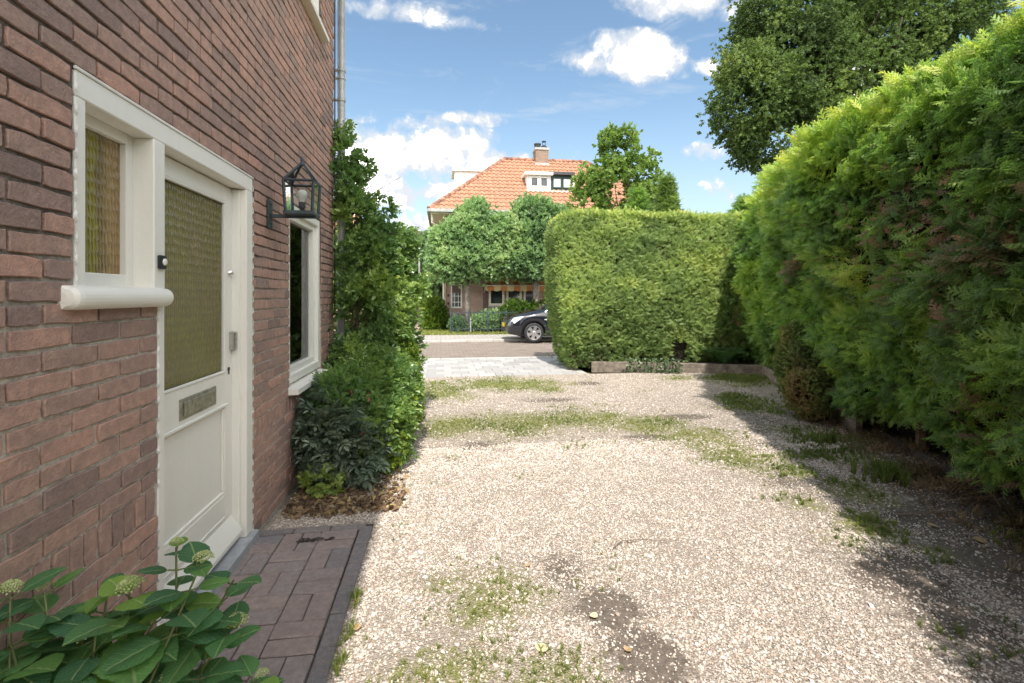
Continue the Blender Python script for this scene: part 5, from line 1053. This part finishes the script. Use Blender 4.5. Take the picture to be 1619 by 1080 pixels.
big = leafy_tree('evergreen_tree', 'large dark evergreen tree towering behind the tall hedge at top right', 'tree', 9.7, 11.0, 5.0, BT, 60000, [cluster(i+300, 9, .42, .12, 1.2) for i in range(5)], 'leaf_big', .155, .24, cut=(2.3, 83, .26), tone=.45, spread=1.5, top=4.0, lim=12, seed=41, shell=.6)
# trees and bushes far left
leafy_tree('garden_tree', 'light green tree at the far end of the side path', 'tree', -3.6, 25, 2.0, [(-3.2, 25, 2.9, 1.3, 1.3, 1.0), (-3.9, 25, 3.6, 1.2, 1.2, 1.0), (-2.3, 25.5, 3.1, 1.0, 1.1, .9), (-1.6, 26, 3.3, .9, 1., .9), (-4.8, 25, 2.6, 1.2, 1.2, 1.)], 3600, LC, 'leaf_oak', .42, .12, tone=.55, group='trees by the side path', seed=33)
leafy_tree('garden_tree', 'dark green tree between the side path and the house across the street', 'tree', -.75, 25.5, 2.2, [(-.7, 25.3, 3.0, .8, 1.0, .9), (-.7, 25.3, 2.0, .7, .9, .8), (-.6, 24.6, 1.5, .55, .8, .7), (-.9, 25.6, 3.8, .6, .8, .6)], 2600, LC, 'leaf_linden', .38, .1, tone=.2, seed=35)
leafy_tree('garden_tree', 'green tree behind the climber left of the side path', 'tree', -6.2, 22, 2.0, [(-6.2, 22, 2.6, 1.6, 1.4, 1.3), (-4.6, 22, 1.9, 1.2, 1.2, 1.1), (-8, 22, 2.5, 1.4, 1.3, 1.3)], 3000, LC, 'leaf_linden', .42, .12, tone=.5, seed=37)
def bush(name, label, blobs, n, mat, size, tone=.5, prot=None):
    t = thing(name, label, 'shrub', (blobs[0][0], blobs[0][1], 0)); p, d = blob_points(blobs, n, .4); k = p[:, 2] > .03; p, d = p[k], d[k]
    scatter('foliage', prot or LC, M[mat], p, eulers(d+rng.normal(0, .4, d.shape)+np.array([0, 0, .3]), rng.normal(0, .8, len(p))), size*rng.uniform(.7, 1.3, len(p)), t, np.clip(tone+.3*sn(p, 3, 19, 2), 0, 1))
    b = MB(); x0, y0 = blobs[0][0], blobs[0][1]
    for i in range(7): b.tube([(x0, y0, 0), (x0+random.uniform(-.2, .2), y0+random.uniform(-.2, .2), blobs[0][2]), (x0+random.uniform(-.35, .35), y0+random.uniform(-.3, .3), blobs[0][2]*1.5)], [.014, .01, .004], 5)
    b.obj('stems', M['brownstem'], t)
bush('corner_bush', 'bright green bush at the left corner of the house across the street', [(-.28, 20.0, .75, .42, .45, .48), (-.2, 20.0, .35, .42, .45, .35)], 1500, 'leaf_lime', .2, .3)
bush('front_garden_shrub', 'dark green shrub behind the iron fence below the wide window', [(1.9, 18.75, .42, .42, .4, .40), (1.45, 18.75, .35, .35, .35, .32)], 1300, 'leaf_linden', .16, .4)
bush('front_garden_shrub', 'light green hydrangea shrub in front of the middle window left of the car', [(2.75, 18.7, .75, .48, .45, .42), (2.6, 18.6, .4, .4, .4, .38), (3.3, 18.7, .75, .4, .4, .35)], 1500, 'leaf_lime', .17, .1)
bush('front_garden_shrub', 'reddish green shrub behind the bonnet of the black car', [(4.1, 18.7, .75, .6, .45, .45)], 900, 'leaf_red_shrub', .17, .5)
bush('front_garden_shrub', 'low scrubby shrub behind the fence left of the linden trunk', [(.62, 18.75, .30, .3, .3, .28)], 500, 'leaf_linden', .15, .2)

# ================================================================== HOUSE ACROSS THE STREET
fh = thing('orange_roof_house', 'brick house across the street with orange tiled hipped roof and dormers', 'house', (5, 22.5, 0))
HX0, HX1, HY0, HY1 = .2, 9.7, 20.4, 26.2; EX0, EX1, EY0, EY1, EZ, RZ = -.46, 10.3, 19.69, 26.5, 4.76, 7.76
b = MB(); b.box(HX0, HX1, HY0, HY1, .62, 4.70); b.obj('wall', M['farbrick'], fh)
b = MB(); b.box(HX0-.02, HX1+.02, HY0-.02, HY1+.02, -.05, .62); b.obj('plinth', M['farplinth'], fh)
b = MB(); b.box(EX0+.05, EX1-.05, EY0+.05, EY1-.05, 4.62, 4.70); b.obj('soffit', M['cream'], fh)
b = MB(); b.box(EX0-.06, EX1+.06, EY0-.08, EY0+.06, 4.66, 4.80, .02); b.box(EX0-.08, EX0+.06, EY0, EY1, 4.66, 4.80, .02); b.box(EX1-.06, EX1+.08, EY0, EY1, 4.66, 4.80, .02); b.obj('gutter', M['zinc'], fh)
ins = 3.405
R0, R1 = (EX0+ins, EY0+ins, RZ), (EX1-ins, EY0+ins, RZ)
b = MB(); e = .09
b.add([(EX0, EY0, EZ-e), (EX1, EY0, EZ-e), (EX1, EY1, EZ-e), (EX0, EY1, EZ-e), (R0[0], R0[1], RZ-e), (R1[0], R1[1], RZ-e)], [(0, 1, 5, 4), (1, 2, 5), (2, 3, 4, 5), (3, 0, 4)]); roof = b.obj('roof', M['greyblack'], fh)
def tiles(c0, c1, top0, top1, name):
    """pantile courses on the slope quad c0-c1 (eave) to top0-top1 (ridge)"""
    c0, c1, top0, top1 = map(np.array, (c0, c1, top0, top1)); ex = (c1-c0); W_ = np.linalg.norm(ex); ex = ex/W_; up = (top0+top1)/2-(c0+c1)/2; up = up-ex*np.dot(up, ex); Ls = np.linalg.norm(up); up = up/Ls; nn = np.cross(ex, up); nn = nn if nn[2] > 0 else -nn
    rows = int(Ls/.30); V = []; Fc = []; a0 = np.dot(top0-c0, ex); a1 = np.dot(top1-c0, ex); cols = int(W_/.21)*6
    for r_ in range(rows):
        y0_, y1_ = Ls*r_/rows, Ls*(r_+1)/rows+.03; l0, l1 = a0*y0_/Ls, W_-(W_-a1)*y0_/Ls
        xs_ = np.linspace(0, W_, cols+1)
        o = len(V)
        for (yy_, lift) in ((y0_, .035), (y1_, .0)):
            lo, hi = a0*min(yy_, Ls)/Ls, W_-(W_-a1)*min(yy_, Ls)/Ls; xx_ = np.clip(xs_, lo, hi); wv = .022*np.sin(xx_/.21*2*PI)+.012*np.sin(xx_/.21*4*PI+.8)
            for a, w_ in zip(xx_, wv): V.append(tuple(c0+ex*a+up*yy_+nn*(w_+lift+.03)))
        k = cols+1; V += [tuple(np.array(V[o+i])-nn*.04) for i in range(k)]
        for i in range(cols):
            if abs(V[o+i][0]-V[o+i+1][0])+abs(V[o+i][1]-V[o+i+1][1]) < 1e-6 and abs(V[o+k+i][0]-V[o+k+i+1][0])+abs(V[o+k+i][1]-V[o+k+i+1][1]) < 1e-6: continue
            Fc += [(o+i, o+i+1, o+k+i+1, o+k+i), (o+2*k+i, o+2*k+i+1, o+i+1, o+i)]
    return obj(name, V, Fc, M['rooftile'], roof, kind='stuff')
tiles((EX0, EY0, EZ), (EX1, EY0, EZ), R0, R1, 'roof_tiles')
tiles((EX0, EY1, EZ), (EX0, EY0, EZ), R0, R0, 'roof_tiles'); tiles((EX1, EY0, EZ), (EX1, EY1, EZ), R1, R1, 'roof_tiles')
def ridge(p, q_, w_=.1):
    p, q_ = Vector(p), Vector(q_); n = int((q_-p).length/.32); b = MB()
    for i in range(n):
        a = p.lerp(q_, i/n); c = p.lerp(q_, (i+1.08)/n); b.tube([a, c], [w_*1.12, w_*.88], 8)
    b.obj('ridge_tiles', M['ridge'], roof, kind='stuff')
up_ = Vector((0, 0, .03)); ridge(Vector((EX0, EY0, EZ))+up_, Vector(R0)+up_); ridge(Vector(R0)+up_, Vector(R1)+up_); ridge(Vector((EX1, EY0, EZ))+up_, Vector(R1)+up_)
# chimney
b = MB(); b.box(4.38, 4.98, 22.75, 23.4, 7.0, 8.22); ch = b.obj('chimney', M['chimbrick'], fh)
b = MB(); b.box(4.34, 5.02, 22.71, 23.44, 8.20, 8.30, .01); b.obj('chimney_cap', M['concrete'], ch)
b = MB(); b.box(4.33, 5.03, 22.70, 23.45, 7.42, 7.58, .02); b.obj('flashing', M['zinc'], ch)
b = MB(); b.lathe((4.52, 23.05, 8.30), [(.14, 0), (.15, .2), (.17, .2), (.17, .26), (0, .27)], 12); b.lathe((4.83, 23.05, 8.30), [(.13, 0), (.14, .14), (.0, .15)], 12); b.box(4.76, 4.90, 22.98, 23.12, 8.44, 8.50); b.box(4.755, 4.775, 23.03, 23.07, 8.5, 8.66); b.box(4.885, 4.905, 23.03, 23.07, 8.5, 8.66); b.box(4.74, 4.92, 22.96, 23.14, 8.66, 8.70, .01); b.obj('chimney_pots', M['potclay'], ch)
# front dormer: white half and green half
def dormer(x0, x1, yf_, yb, z0, z1, name, mat, roofmat):
    b = MB(); b.box(x0, x1, yf_, yb, z0, z1); dm = b.obj(name, mat, fh); b = MB(); b.box(x0-.12, x1+.08, yf_-.14, yb, z1, z1+.13, .01); b.obj('flat_roof', roofmat, dm); return dm
dw = dormer(3.66, 4.70, 20.98, 22.9, 5.88, 6.56, 'dormer', M['fwhite'], M['fwhite'])
def fwin(x0, x1, z0, z1, yf_, parent, frame, glass='farglass', nx_=1, nz_=1, fw=.05, bars=.025, nm='window', cur=None):
    b = MB(); b.box(x0, x0+fw, yf_-.03, yf_+.01, z0, z1); b.box(x1-fw, x1, yf_-.03, yf_+.01, z0, z1); b.box(x0+fw, x1-fw, yf_-.03, yf_+.01, z0, z0+fw); b.box(x0+fw, x1-fw, yf_-.03, yf_+.01, z1-fw, z1)
    for i in range(1, nx_): c = x0+(x1-x0)*i/nx_; b.box(c-bars/2, c+bars/2, yf_-.024, yf_, z0+fw, z1-fw)
    for i in range(1, nz_): c = z0+(z1-z0)*i/nz_; b.box(x0+fw, x1-fw, yf_-.022, yf_, c-bars/2, c+bars/2)
    w_ = b.obj(nm, frame, parent); obj('pane', [(x0+fw, yf_-.012, z0+fw), (x1-fw, yf_-.012, z0+fw), (x1-fw, yf_-.012, z1-fw), (x0+fw, yf_-.012, z1-fw)], [(0, 1, 2, 3)], M[glass] if isinstance(glass, str) else glass, w_ if nm != 'window_' else parent); return w_
for (x0, x1) in ((3.80, 4.16), (4.22, 4.58)):
    b = MB(); fwin(x0, x1, 6.06, 6.50, 20.98, dw, M['fwhite'])
dg = dormer(4.72, 5.66, 21.0, 22.9, 5.94, 6.60, 'dormer', M['greenframe'], M['greyblack'])
M['farcurtain'] = simple('white_net_curtain', (.75,.77,.76), .8, .06)
for (x0, x1) in ((4.78, 5.18), (5.22, 5.62)): fwin(x0, x1, 6.04, 6.50, 21.0, dg, M['greenframe'], 'farcurtain')
b = MB(); b.box(3.62, 5.72, 20.86, 21.0, 5.80, 5.90, .01); b.box(5.66, 5.74, 20.98, 22.5, 5.9, 6.6); b.obj('dormer_apron', M['fwhite'], fh)
# side dormer seen behind the left hip
b = MB(); b.box(.62, 2.2, 22.5, 24.0, 6.0, 7.0); ds = b.obj('dormer', M['fwhite'], fh); b = MB(); b.box(.5, 2.3, 22.4, 24.1, 7.0, 7.12, .01); b.obj('flat_roof', M['fwhite'], ds)
# ground floor windows
w_ = fwin(.40, .86, .88, 1.86, HY0, fh, M['fwhite'], nx_=3, nz_=4, fw=.06)
b = MB(); b.box(.45, .81, HY0-.04, HY0-.015, 1.50, 1.82); b.obj('blind', M['farplinth'], w_)
for (zz) in (1.02, 1.35):
    b = MB(); b.box(.27, .33, HY0-.03, HY0, zz, zz+.10, .01); b.obj('wall_box', M['black'], fh)
for (x0, x1) in ((1.95, 2.60), (2.68, 3.33), (3.40, 4.05), (4.3, 4.9)):
    w_ = fwin(x0, x1, .98, 2.0, HY0-.02, fh, M['cream'], fw=.09); b = MB(); b.box(x0-.03, x1+.03, HY0-.12, HY0-.02, .90, .98, .01); b.obj('sill', M['concrete'], w_)
b = MB(); b.box(1.72, 1.93, HY0-.03, HY0, .62, 2.1); b.obj('brown_panel', M['farplinth'], fh)
aw = MB(); aw.add([(1.75, HY0, 2.12), (4.45, HY0, 2.12), (4.45, HY0-.7, 1.80), (1.75, HY0-.7, 1.80)], [(0, 1, 2, 3)])
V = []; k = 36
for i in range(k+1): 
    xx_ = 1.75+2.7*i/k; V += [(xx_, HY0-.702, 1.80), (xx_, HY0-.702, 1.60-.04*abs(math.sin(i*PI/4)))]
aw.add(V, [(2*i, 2*i+1, 2*i+3, 2*i+2) for i in range(k)]); awo = aw.obj('awning', M['awning'], fh)
b = MB(); b.tube([(1.76, HY0, 1.5), (1.76, HY0-.7, 1.79)], .015, 6); b.tube([(4.44, HY0, 1.5), (4.44, HY0-.7, 1.79)], .015, 6); b.tube([(1.75, HY0-.7, 1.795), (4.45, HY0-.7, 1.795)], .018, 6); b.obj('awning_arm', M['fwhite'], awo)
b = MB(); b.tube([(-.34, 20.0, 4.66), (-.34, 20.0, 4.3), (.12, 20.33, 4.0), (.12, 20.33, 0)], .05, 8); b.obj('drainpipe', M['cream'], fh)
# iron fence
fe = thing('iron_fence', 'low black iron fence in front of the house across the street', 'fence', (1.6, 18.2, 0))
for i, xx_ in enumerate((.36, 1.03, 1.7, 2.37, 3.1, 3.9)):
    b = MB(); b.box(xx_-.022, xx_+.022, 18.08, 18.12, 0, .88, .004); b.lathe((xx_, 18.1, .88), [(.02, 0), (.028, .025), (0, .05)], 8); b.obj('post', M['iron'], fe)
b = MB()
for zz in (.16, .76): b.box(.36, 3.9, 18.09, 18.11, zz, zz+.025)
b.obj('rails', M['iron'], fe); b = MB(); xx_ = .44
while xx_ < 3.88: b.tube([(xx_, 18.1, .08), (xx_, 18.1, .84)], .009, 5); xx_ += .11
b.obj('bars', M['iron'], fe)
# pale stake by the left linden
st = MB(); st.tube([(1.08, 18.35, 0), (1.08, 18.35, .55)], .045, 8); tag(st.obj('wooden_stake', M['concrete']), 'short pale wooden stake in the verge beside the left linden trunk', 'stake')
# far left: grey pole, garden wall, bicycle, cottage
st = MB(); st.tube([(-.98, 23.2, 0), (-.98, 23.2, 2.6), (-.98, 23.2, 4.2)], [.05, .045, .035], 8); st.lathe((-.98, 23.2, 4.2), [(.04, 0), (.12, .03), (.14, .16), (.02, .24), (0, .25)], 10); tag(st.obj('street_lamp', M['zinc'], smooth=True), 'slim pale grey lamp post beside the side path', 'street lamp')
ct = thing('cottage', 'distant brick cottage with orange roof seen through the climber', 'house', (-7, 31, 0))
b = MB(); b.box(-11, -3.6, 29, 34, -.05, 3.6); b.obj('wall', M['farbrick'], ct); b = MB(); b.add([(-11.4, 28.6, 3.5), (-3.2, 28.6, 3.5), (-3.2, 34.4, 3.5), (-11.4, 34.4, 3.5), (-9.4, 31.5, 6.3), (-5.0, 31.5, 6.3)], [(0, 1, 5, 4), (1, 2, 5), (2, 3, 4, 5), (3, 0, 4)]); ctr = b.obj('roof', M['greyblack'], ct)
roof = ctr; tiles((-11.4, 28.6, 3.5), (-3.2, 28.6, 3.5), (-9.4, 31.5, 6.3), (-5.0, 31.5, 6.3), 'roof_tiles'); tiles((-3.2, 28.6, 3.5), (-3.2, 34.4, 3.5), (-5.0, 31.5, 6.3), (-5.0, 31.5, 6.3), 'roof_tiles')
for x0 in (-10, -7.4, -5): fwin(x0, x0+1, 1., 2.3, 29, ct, M['fwhite'], nx_=2)
gwm = MB(); gwm.box(-6, -1.35, 33, 33.25, -.05, 1.15, .01); tag(gwm.obj('garden_wall', M['farplinth']), 'low brown garden wall closing the far end of the side path', 'wall')
sd_ = thing('garden_shed', 'pale boarded shed at the far end of the side path', 'shed', (-2.0, 30, 0))
b = MB()
for i in range(10): b.box(-2.6+i*.12, -2.49+i*.12, 29.98, 30.02, 0, 1.15-.0*i)
b.obj('boards', simple('pale_shed_board', (.50,.42,.38), .9, .12), sd_); b = MB(); b.add([(-2.75, 29.9, 1.12), (-1.25, 29.9, 1.12), (-1.25, 31.2, 1.12), (-2.75, 31.2, 1.12), (-2.0, 29.9, 1.75), (-2.0, 31.2, 1.75)], [(0, 1, 4), (1, 2, 5, 4), (2, 3, 5), (3, 0, 4, 5)]); b.obj('roof', M['greyblack'], sd_); b = MB(); b.box(-2.6, -1.4, 30.03, 31.1, 0, 1.11); b.obj('side_wall', M['wood_old'], sd_)
def bicycle(x_, y_, label, col, grp):
    t = thing('bicycle', label, 'bicycle', (x_, y_, 0), grp)
    for dx in (-.5, .5):
        b = MB(); pts = [(x_+dx+.33*math.cos(a), y_, .34+.33*math.sin(a)) for a in np.linspace(0, 2*PI, 21)]; b.tube(pts, .018, 6, cap=False)
        for a in np.linspace(0, PI, 7)[:-1]: b.tube([(x_+dx-.32*math.cos(a), y_, .34-.32*math.sin(a)), (x_+dx+.32*math.cos(a), y_, .34+.32*math.sin(a))], .003, 3)
        b.obj('wheel', M['rubber'], t)
    P_ = lambda a, c: (x_+a, y_, c); b = MB()
    for (p, q_) in ((P_(-.5, .34), P_(-.1, .32)), (P_(-.1, .32), P_(-.22, .86)), (P_(-.1, .32), P_(.36, .82)), (P_(-.2, .72), P_(.36, .84)), (P_(-.5, .34), P_(-.2, .72)), (P_(.5, .34), P_(.34, 1.0))): b.tube([p, q_], .018, 6)
    b.obj('frame', col, t); b = MB(); b.box(x_-.34, x_-.12, y_-.07, y_+.07, .86, .92, .02); b.obj('saddle', M['black'], t); b = MB(); b.tube([(x_+.2, y_-.28, 1.02), (x_+.34, y_-.1, 1.03), (x_+.34, y_+.1, 1.03), (x_+.2, y_+.28, 1.02)], .013, 6); b.obj('handlebar', M['chrome'], t)
bicycle(-1.9, 23.6, 'white bicycle parked beside the side path', M['fwhite'], 'bicycles by the side path')
bicycle(-2.7, 24.1, 'black bicycle parked behind the white bicycle', M['black'], 'bicycles by the side path')
# belt of trees on the horizon
n = 9000; x_ = rng.uniform(-60, 70, n); hmax = 4.2+1.6*sn(np.stack([x_, 0*x_], 1), .25, 3, 3); z_ = rng.uniform(0, 1, n)*hmax; y_ = rng.uniform(55, 60, n)
scatter('distant_trees', LC, M['leaf_linden'], np.stack([x_, y_, z_], 1), eulers(rng.normal(size=(n, 3))+np.array([0, -.7, .6]), rng.normal(0, 1, n)), rng.uniform(.9, 1.7, n), tone=rng.uniform(.1, .8, n), kind='stuff')

# ================================================================== CAR
car = thing('parked_car', 'black hatchback with silver alloy wheels parked across the street', 'car', (3.9, 15.2, 0))
CX0, CYm, CW = 1.93, 15.24, .84
st_x = np.concatenate([np.linspace(0, .3, 7), np.linspace(.36, 3.7, 68), np.linspace(3.75, 4.0, 6)])
def top_z(x_): return np.interp(x_, [0, .04, .15, .3, .75, 1.15, 1.85, 2.3, 3.1, 3.6, 3.9, 4.0], [.55, .66, .76, .83, .93, .99, 1.38, 1.47, 1.44, 1.33, 1.02, .75])
def belt_z(x_): return np.interp(x_, [0, .04, .15, .3, .75, 1.15, 2.0, 3.2, 3.8, 4.0], [.52, .62, .70, .75, .83, .88, .94, 1.0, 1.0, .74])
def halfw(x_): return np.interp(x_, [0, .05, .15, .35, .8, 2, 3.2, 3.8, 4.0], [.50, .62, .72, .80, .84, .85, .84, .76, .62])
V = []; Fc = []; mi = []; WH = [(.79, .30), (3.28, .30)]
for x_ in st_x:
    sill = np.interp(x_, [0, .1, .4, 3.6, 4.0], [.30, .24, .19, .20, .32]); arch = 0
    for (wx, wr) in WH:
        d_ = abs(x_-wx); 
        if d_ < .345: arch = max(arch, .28+math.sqrt(.345**2-d_**2))
    lo = max(sill, arch); bz, tz, hw = belt_z(x_), top_z(x_), halfw(x_); lo = min(lo, bz-.08); m1 = lo+(bz-lo)*.35; m2 = lo+(bz-lo)*.72
    tw_ = hw*np.interp(x_, [0, 1.15, 1.9, 3.1, 3.9, 4], [.80, .80, .66, .64, .70, .7])
    prof = [(hw*.94, lo), (hw*1.0, m1), (hw*.995, m2), (hw*.95, bz), (tw_+(hw*.95-tw_)*.35, bz+(tz-bz)*.70), (tw_*.8, tz-.015), (0, tz)]
    V += [(CX0+x_, CYm-a, c) for a, c in prof]+[(CX0+x_, CYm+a, c) for a, c in prof[-2::-1]]
m_ = 13
for i in range(len(st_x)-1):
    xm = (st_x[i]+st_x[i+1])/2
    for j in range(m_-1):
        g_ = 0
        if j in (3, 8) and 1.32 < xm < 3.5 and not (2.22 < xm < 2.30): g_ = 1
        if j in (4, 5, 6, 7) and (1.2 < xm < 1.86): g_ = 2
        if j in (4, 5, 6, 7) and (3.55 < xm < 3.86): g_ = 2
        Fc.append((i*m_+j, (i+1)*m_+j, (i+1)*m_+j+1, i*m_+j+1)); mi.append(g_)
Fc += [tuple(range(m_)), tuple((len(st_x)-1)*m_+j for j in range(m_-1, -1, -1))]; mi += [0, 0]
sel = lambda g_: [f for f, m2_ in zip(Fc, mi) if m2_ == g_]
obj('body', V, sel(0), M['carpaint'], car, smooth=True); obj('side_window', V, sel(1), M['carglass'], car, smooth=True); obj('windscreen', V, sel(2), M['carglass'], car, smooth=True)
b = MB(); b.box(CX0+.35, CX0+3.7, CYm-.70, CYm+.70, .18, .62); b.obj('underbody', M['plastic'], car)
b = MB(); b.tube([(CX0+1.14, CYm-.775, .90), (CX0+1.84, CYm-.63, 1.33)], .022, 6); b.obj('pillar_trim', M['alloy'], car)
for (wx, wr) in WH:
    for sd in (-1, 1):
        cy_ = CYm+sd*.775; b = MB(); b.lathe((CX0+wx, cy_, .29), [(.19, -.09*sd), (.265, -.09*sd), (.29, -.06*sd), (.29, .05*sd), (.265, .075*sd), (.205, .08*sd), (.20, .05*sd)], 32, 'y'); wh = b.obj('wheel', M['rubber'], car, smooth=True)
        b = MB(); b.lathe((CX0+wx, cy_, .29), [(.208, .072*sd), (.195, .078*sd), (.185, .05*sd), (.05, .03*sd), (0, .03*sd)], 32, 'y', 1)
        for k in range(6):
            a = 2*PI*k/6+.3; c_, s3 = math.cos(a), math.sin(a); w0, w1 = .035, .055
            pts = [(.03, -w0), (.19, -w1), (.19, w1), (.03, w0)]; o = [(CX0+wx+r_*c_-t_*s3, cy_+sd*(.082 if r_ < .1 else .074), .29+r_*s3+t_*c_) for r_, t_ in pts]; b.add(o, [(0, 1, 2, 3)], 0)
        b.lathe((CX0+wx, cy_, .29), [(.207, .07*sd), (.212, .082*sd), (.195, .083*sd), (.185, .07*sd)], 32, 'y', 0); b.lathe((CX0+wx, cy_, .29), [(.05, .083*sd), (.03, .092*sd), (0, .093*sd)], 12, 'y', 0)
        b.obj('rim', [M['alloy'], M['black']], wh)
        b = MB(); b.add([(CX0+wx+.345*math.cos(a), CYm+sd*(.835), .28+.345*math.sin(a)) for a in np.linspace(-.25, PI+.25, 16)]+[(CX0+wx+.345*math.cos(a), CYm+sd*.55, .28+.345*math.sin(a)) for a in np.linspace(-.25, PI+.25, 16)], [(i, i+1, i+17, i+16) for i in range(15)]); b.obj('wheel_arch', M['plastic'], car)
for sd in (-1, 1):
    hp = [(.10, .60), (.22, .56), (.30, .62), (.52, .775), (.40, .775), (.20, .735)]; o = [(CX0+a, CYm+sd*(float(halfw(a))*(1.0 if a > .15 else .98)+.004), c) for a, c in hp]; ctr_ = np.mean(o, axis=0)+np.array([-.02, sd*.03, .01])
    obj('headlight', o+[tuple(ctr_)], [(i, (i+1) % 6, 6) for i in range(6)], M['lampglass'], car, smooth=True)
    b = MB(); b.box(CX0+1.35, CX0+1.50, CYm+sd*.84, CYm+sd*1.0, .90, 1.03, .03); b.obj('mirror', M['carpaint'], car)
    b = MB(); b.box(CX0+1.10, CX0+1.18, CYm+sd*.842, CYm+sd*.856, .655, .69, .006); b.obj('indicator', M['lampglass'], car)
    b = MB(); b.box(CX0+3.80, CX0+3.96, CYm+sd*.60, CYm+sd*.74, .72, .95, .02); b.obj('tail_light', simple('red_lens', (.35,.01,.01), .2), car)
b = MB(); b.box(CX0-.02, CX0+.05, CYm-.45, CYm+.45, .30, .42, .02); b.obj('grille', M['plastic'], car)
b = MB(); b.box(CX0-.03, CX0-.015, CYm-.26, CYm+.26, .44, .55, .003); b.obj('number_plate', simple('yellow_plate', (.7,.5,.05), .5), car)

# ================================================================== SMALL THINGS ON THE GROUND
def ground_at(x_, y_): return float(ground_z(np.array([x_]), np.array([y_]))[0])
LFm = {}
for nm, m__ in (('y', 'yellowleaf'), ('t', 'tanleaf')):
    b = MB(); k = 14; V = [(0, 0, .004)]+[(math.cos(2*PI*i/k)*(1+.12*math.cos(3*2*PI*i/k)), math.sin(2*PI*i/k)*.82, .10*math.cos(2*PI*i/k)**2+.06*math.sin(4*PI*i/k)) for i in range(k)]; b.add(V, [(0, 1+i, 1+(i+1) % k) for i in range(k)]); b.tube([(1, 0, .1), (1.6, .1, .02)], .03, 4); LFm[nm] = mesh('fallen_leaf', b.v, b.f, M[m__], smooth=True)
for (x_, y_, s_, c, lb) in [(.39, 1.90, .030, 'y', 'pale yellow round leaf lying on the gravel at bottom centre'), (.65, 2.06, .020, 'y', 'small cream leaf on the gravel right of the yellow leaf'), (-.345, 2.13, .022, 't', 'tan dry leaf beside the edge of the brick path'), (.72, 1.85, .018, 't', 'orange-tan leaf lying on the dark earth patch'), (3.0, 2.39, .035, 't', 'brown curled leaf on the shaded soil at the right'), (.44, 2.5, .017, 't', 'reddish dry leaf at the upper edge of the grassy gravel patch'), (2.95, 2.62, .03, 't', 'flat dry leaf on the soil below the tall hedge')]:
    tag(put('fallen_leaf', LFm[c], None, (x_, y_, ground_at(x_, y_)+.010), (random.uniform(-.15, .15), random.uniform(-.15, .15), random.uniform(0, 6)), (s_,)*3), lb, 'leaf', 'single fallen leaves on the drive')
def twig(pts, r_, label):
    b = MB(); b.tube([(a, c, ground_at(a, c)+.012+h) for a, c, h in pts], [r_*(1-.6*i/(len(pts)-1)) for i in range(len(pts))], 6); tag(b.obj('twig', M['twig']), label, 'twig', 'twigs on the ground')
twig([(.93, 2.60, 0), (1.0, 2.66, .004), (1.12, 2.65, .006), (1.26, 2.61, .002)], .0035, 'long thin brown twig lying on the sunlit gravel')
twig([(3.45, 2.62, .02), (3.5, 2.75, .12), (3.42, 2.9, .20)], .005, 'bent pale twig sticking up below the tall hedge')
twig([(2.85, 2.75, 0), (3.1, 2.70, .01), (3.3, 2.72, .0)], .005, 'straight pale twig on the soil below the tall hedge')
n = 260; x_ = rng.normal(3.62, .16, n); y_ = rng.normal(2.95, .13, n)
tw = MB()
for a, c in zip(x_, y_):
    an = random.uniform(-.6, 1.2); l = random.uniform(.05, .16); z_ = ground_at(a, c)+max(0, .07-.25*math.hypot(a-3.62, c-2.95)); tw.tube([(a, c, z_), (a+math.cos(an)*l, c+math.sin(an)*l, z_+random.uniform(-.01, .05))], [.0025, .001], 3)
tag(tw.obj('brush_pile', M['tanleaf']), 'small heap of dry brown conifer clippings at the right foot of the hedge', 'brush pile')
cr_ = MB(); 
for i in range(26): a, c = random.uniform(-.80, -.60), 2.93+random.uniform(-.02, .02); k = random.uniform(.004, .011); v_, f_ = ico(0); cr_.add([(a+p[0]*k*1.6, c+p[1]*k, .004+p[2]*k*.5) for p in v_], f_)
tag(cr_.obj('moss_clump', M['soil']), 'flat dark clump of dirt and moss on the brick path near its far end', 'moss')
b = MB(); b.lathe((-.42, 1.93, 0), [(.004, 0), (.003, .03), (.0, .031)], 5)
n = 60; x_ = rng.normal(-.378, .014, n); y_ = rng.choice([1.72, 1.95, 2.1, 2.35], n)+rng.normal(0, .04, n)
scatter('path_edge_weeds', [tuft(i+80, 8, 1, .9, .09) for i in range(3)], M['grassb'], np.stack([x_, y_, ground_z(x_, y_)], 1), np.stack([0*x_, 0*x_, rng.uniform(0, 6.28, n)], 1), rng.uniform(.02, .055, n), tone=rng.uniform(.1, .7, n), kind='stuff')
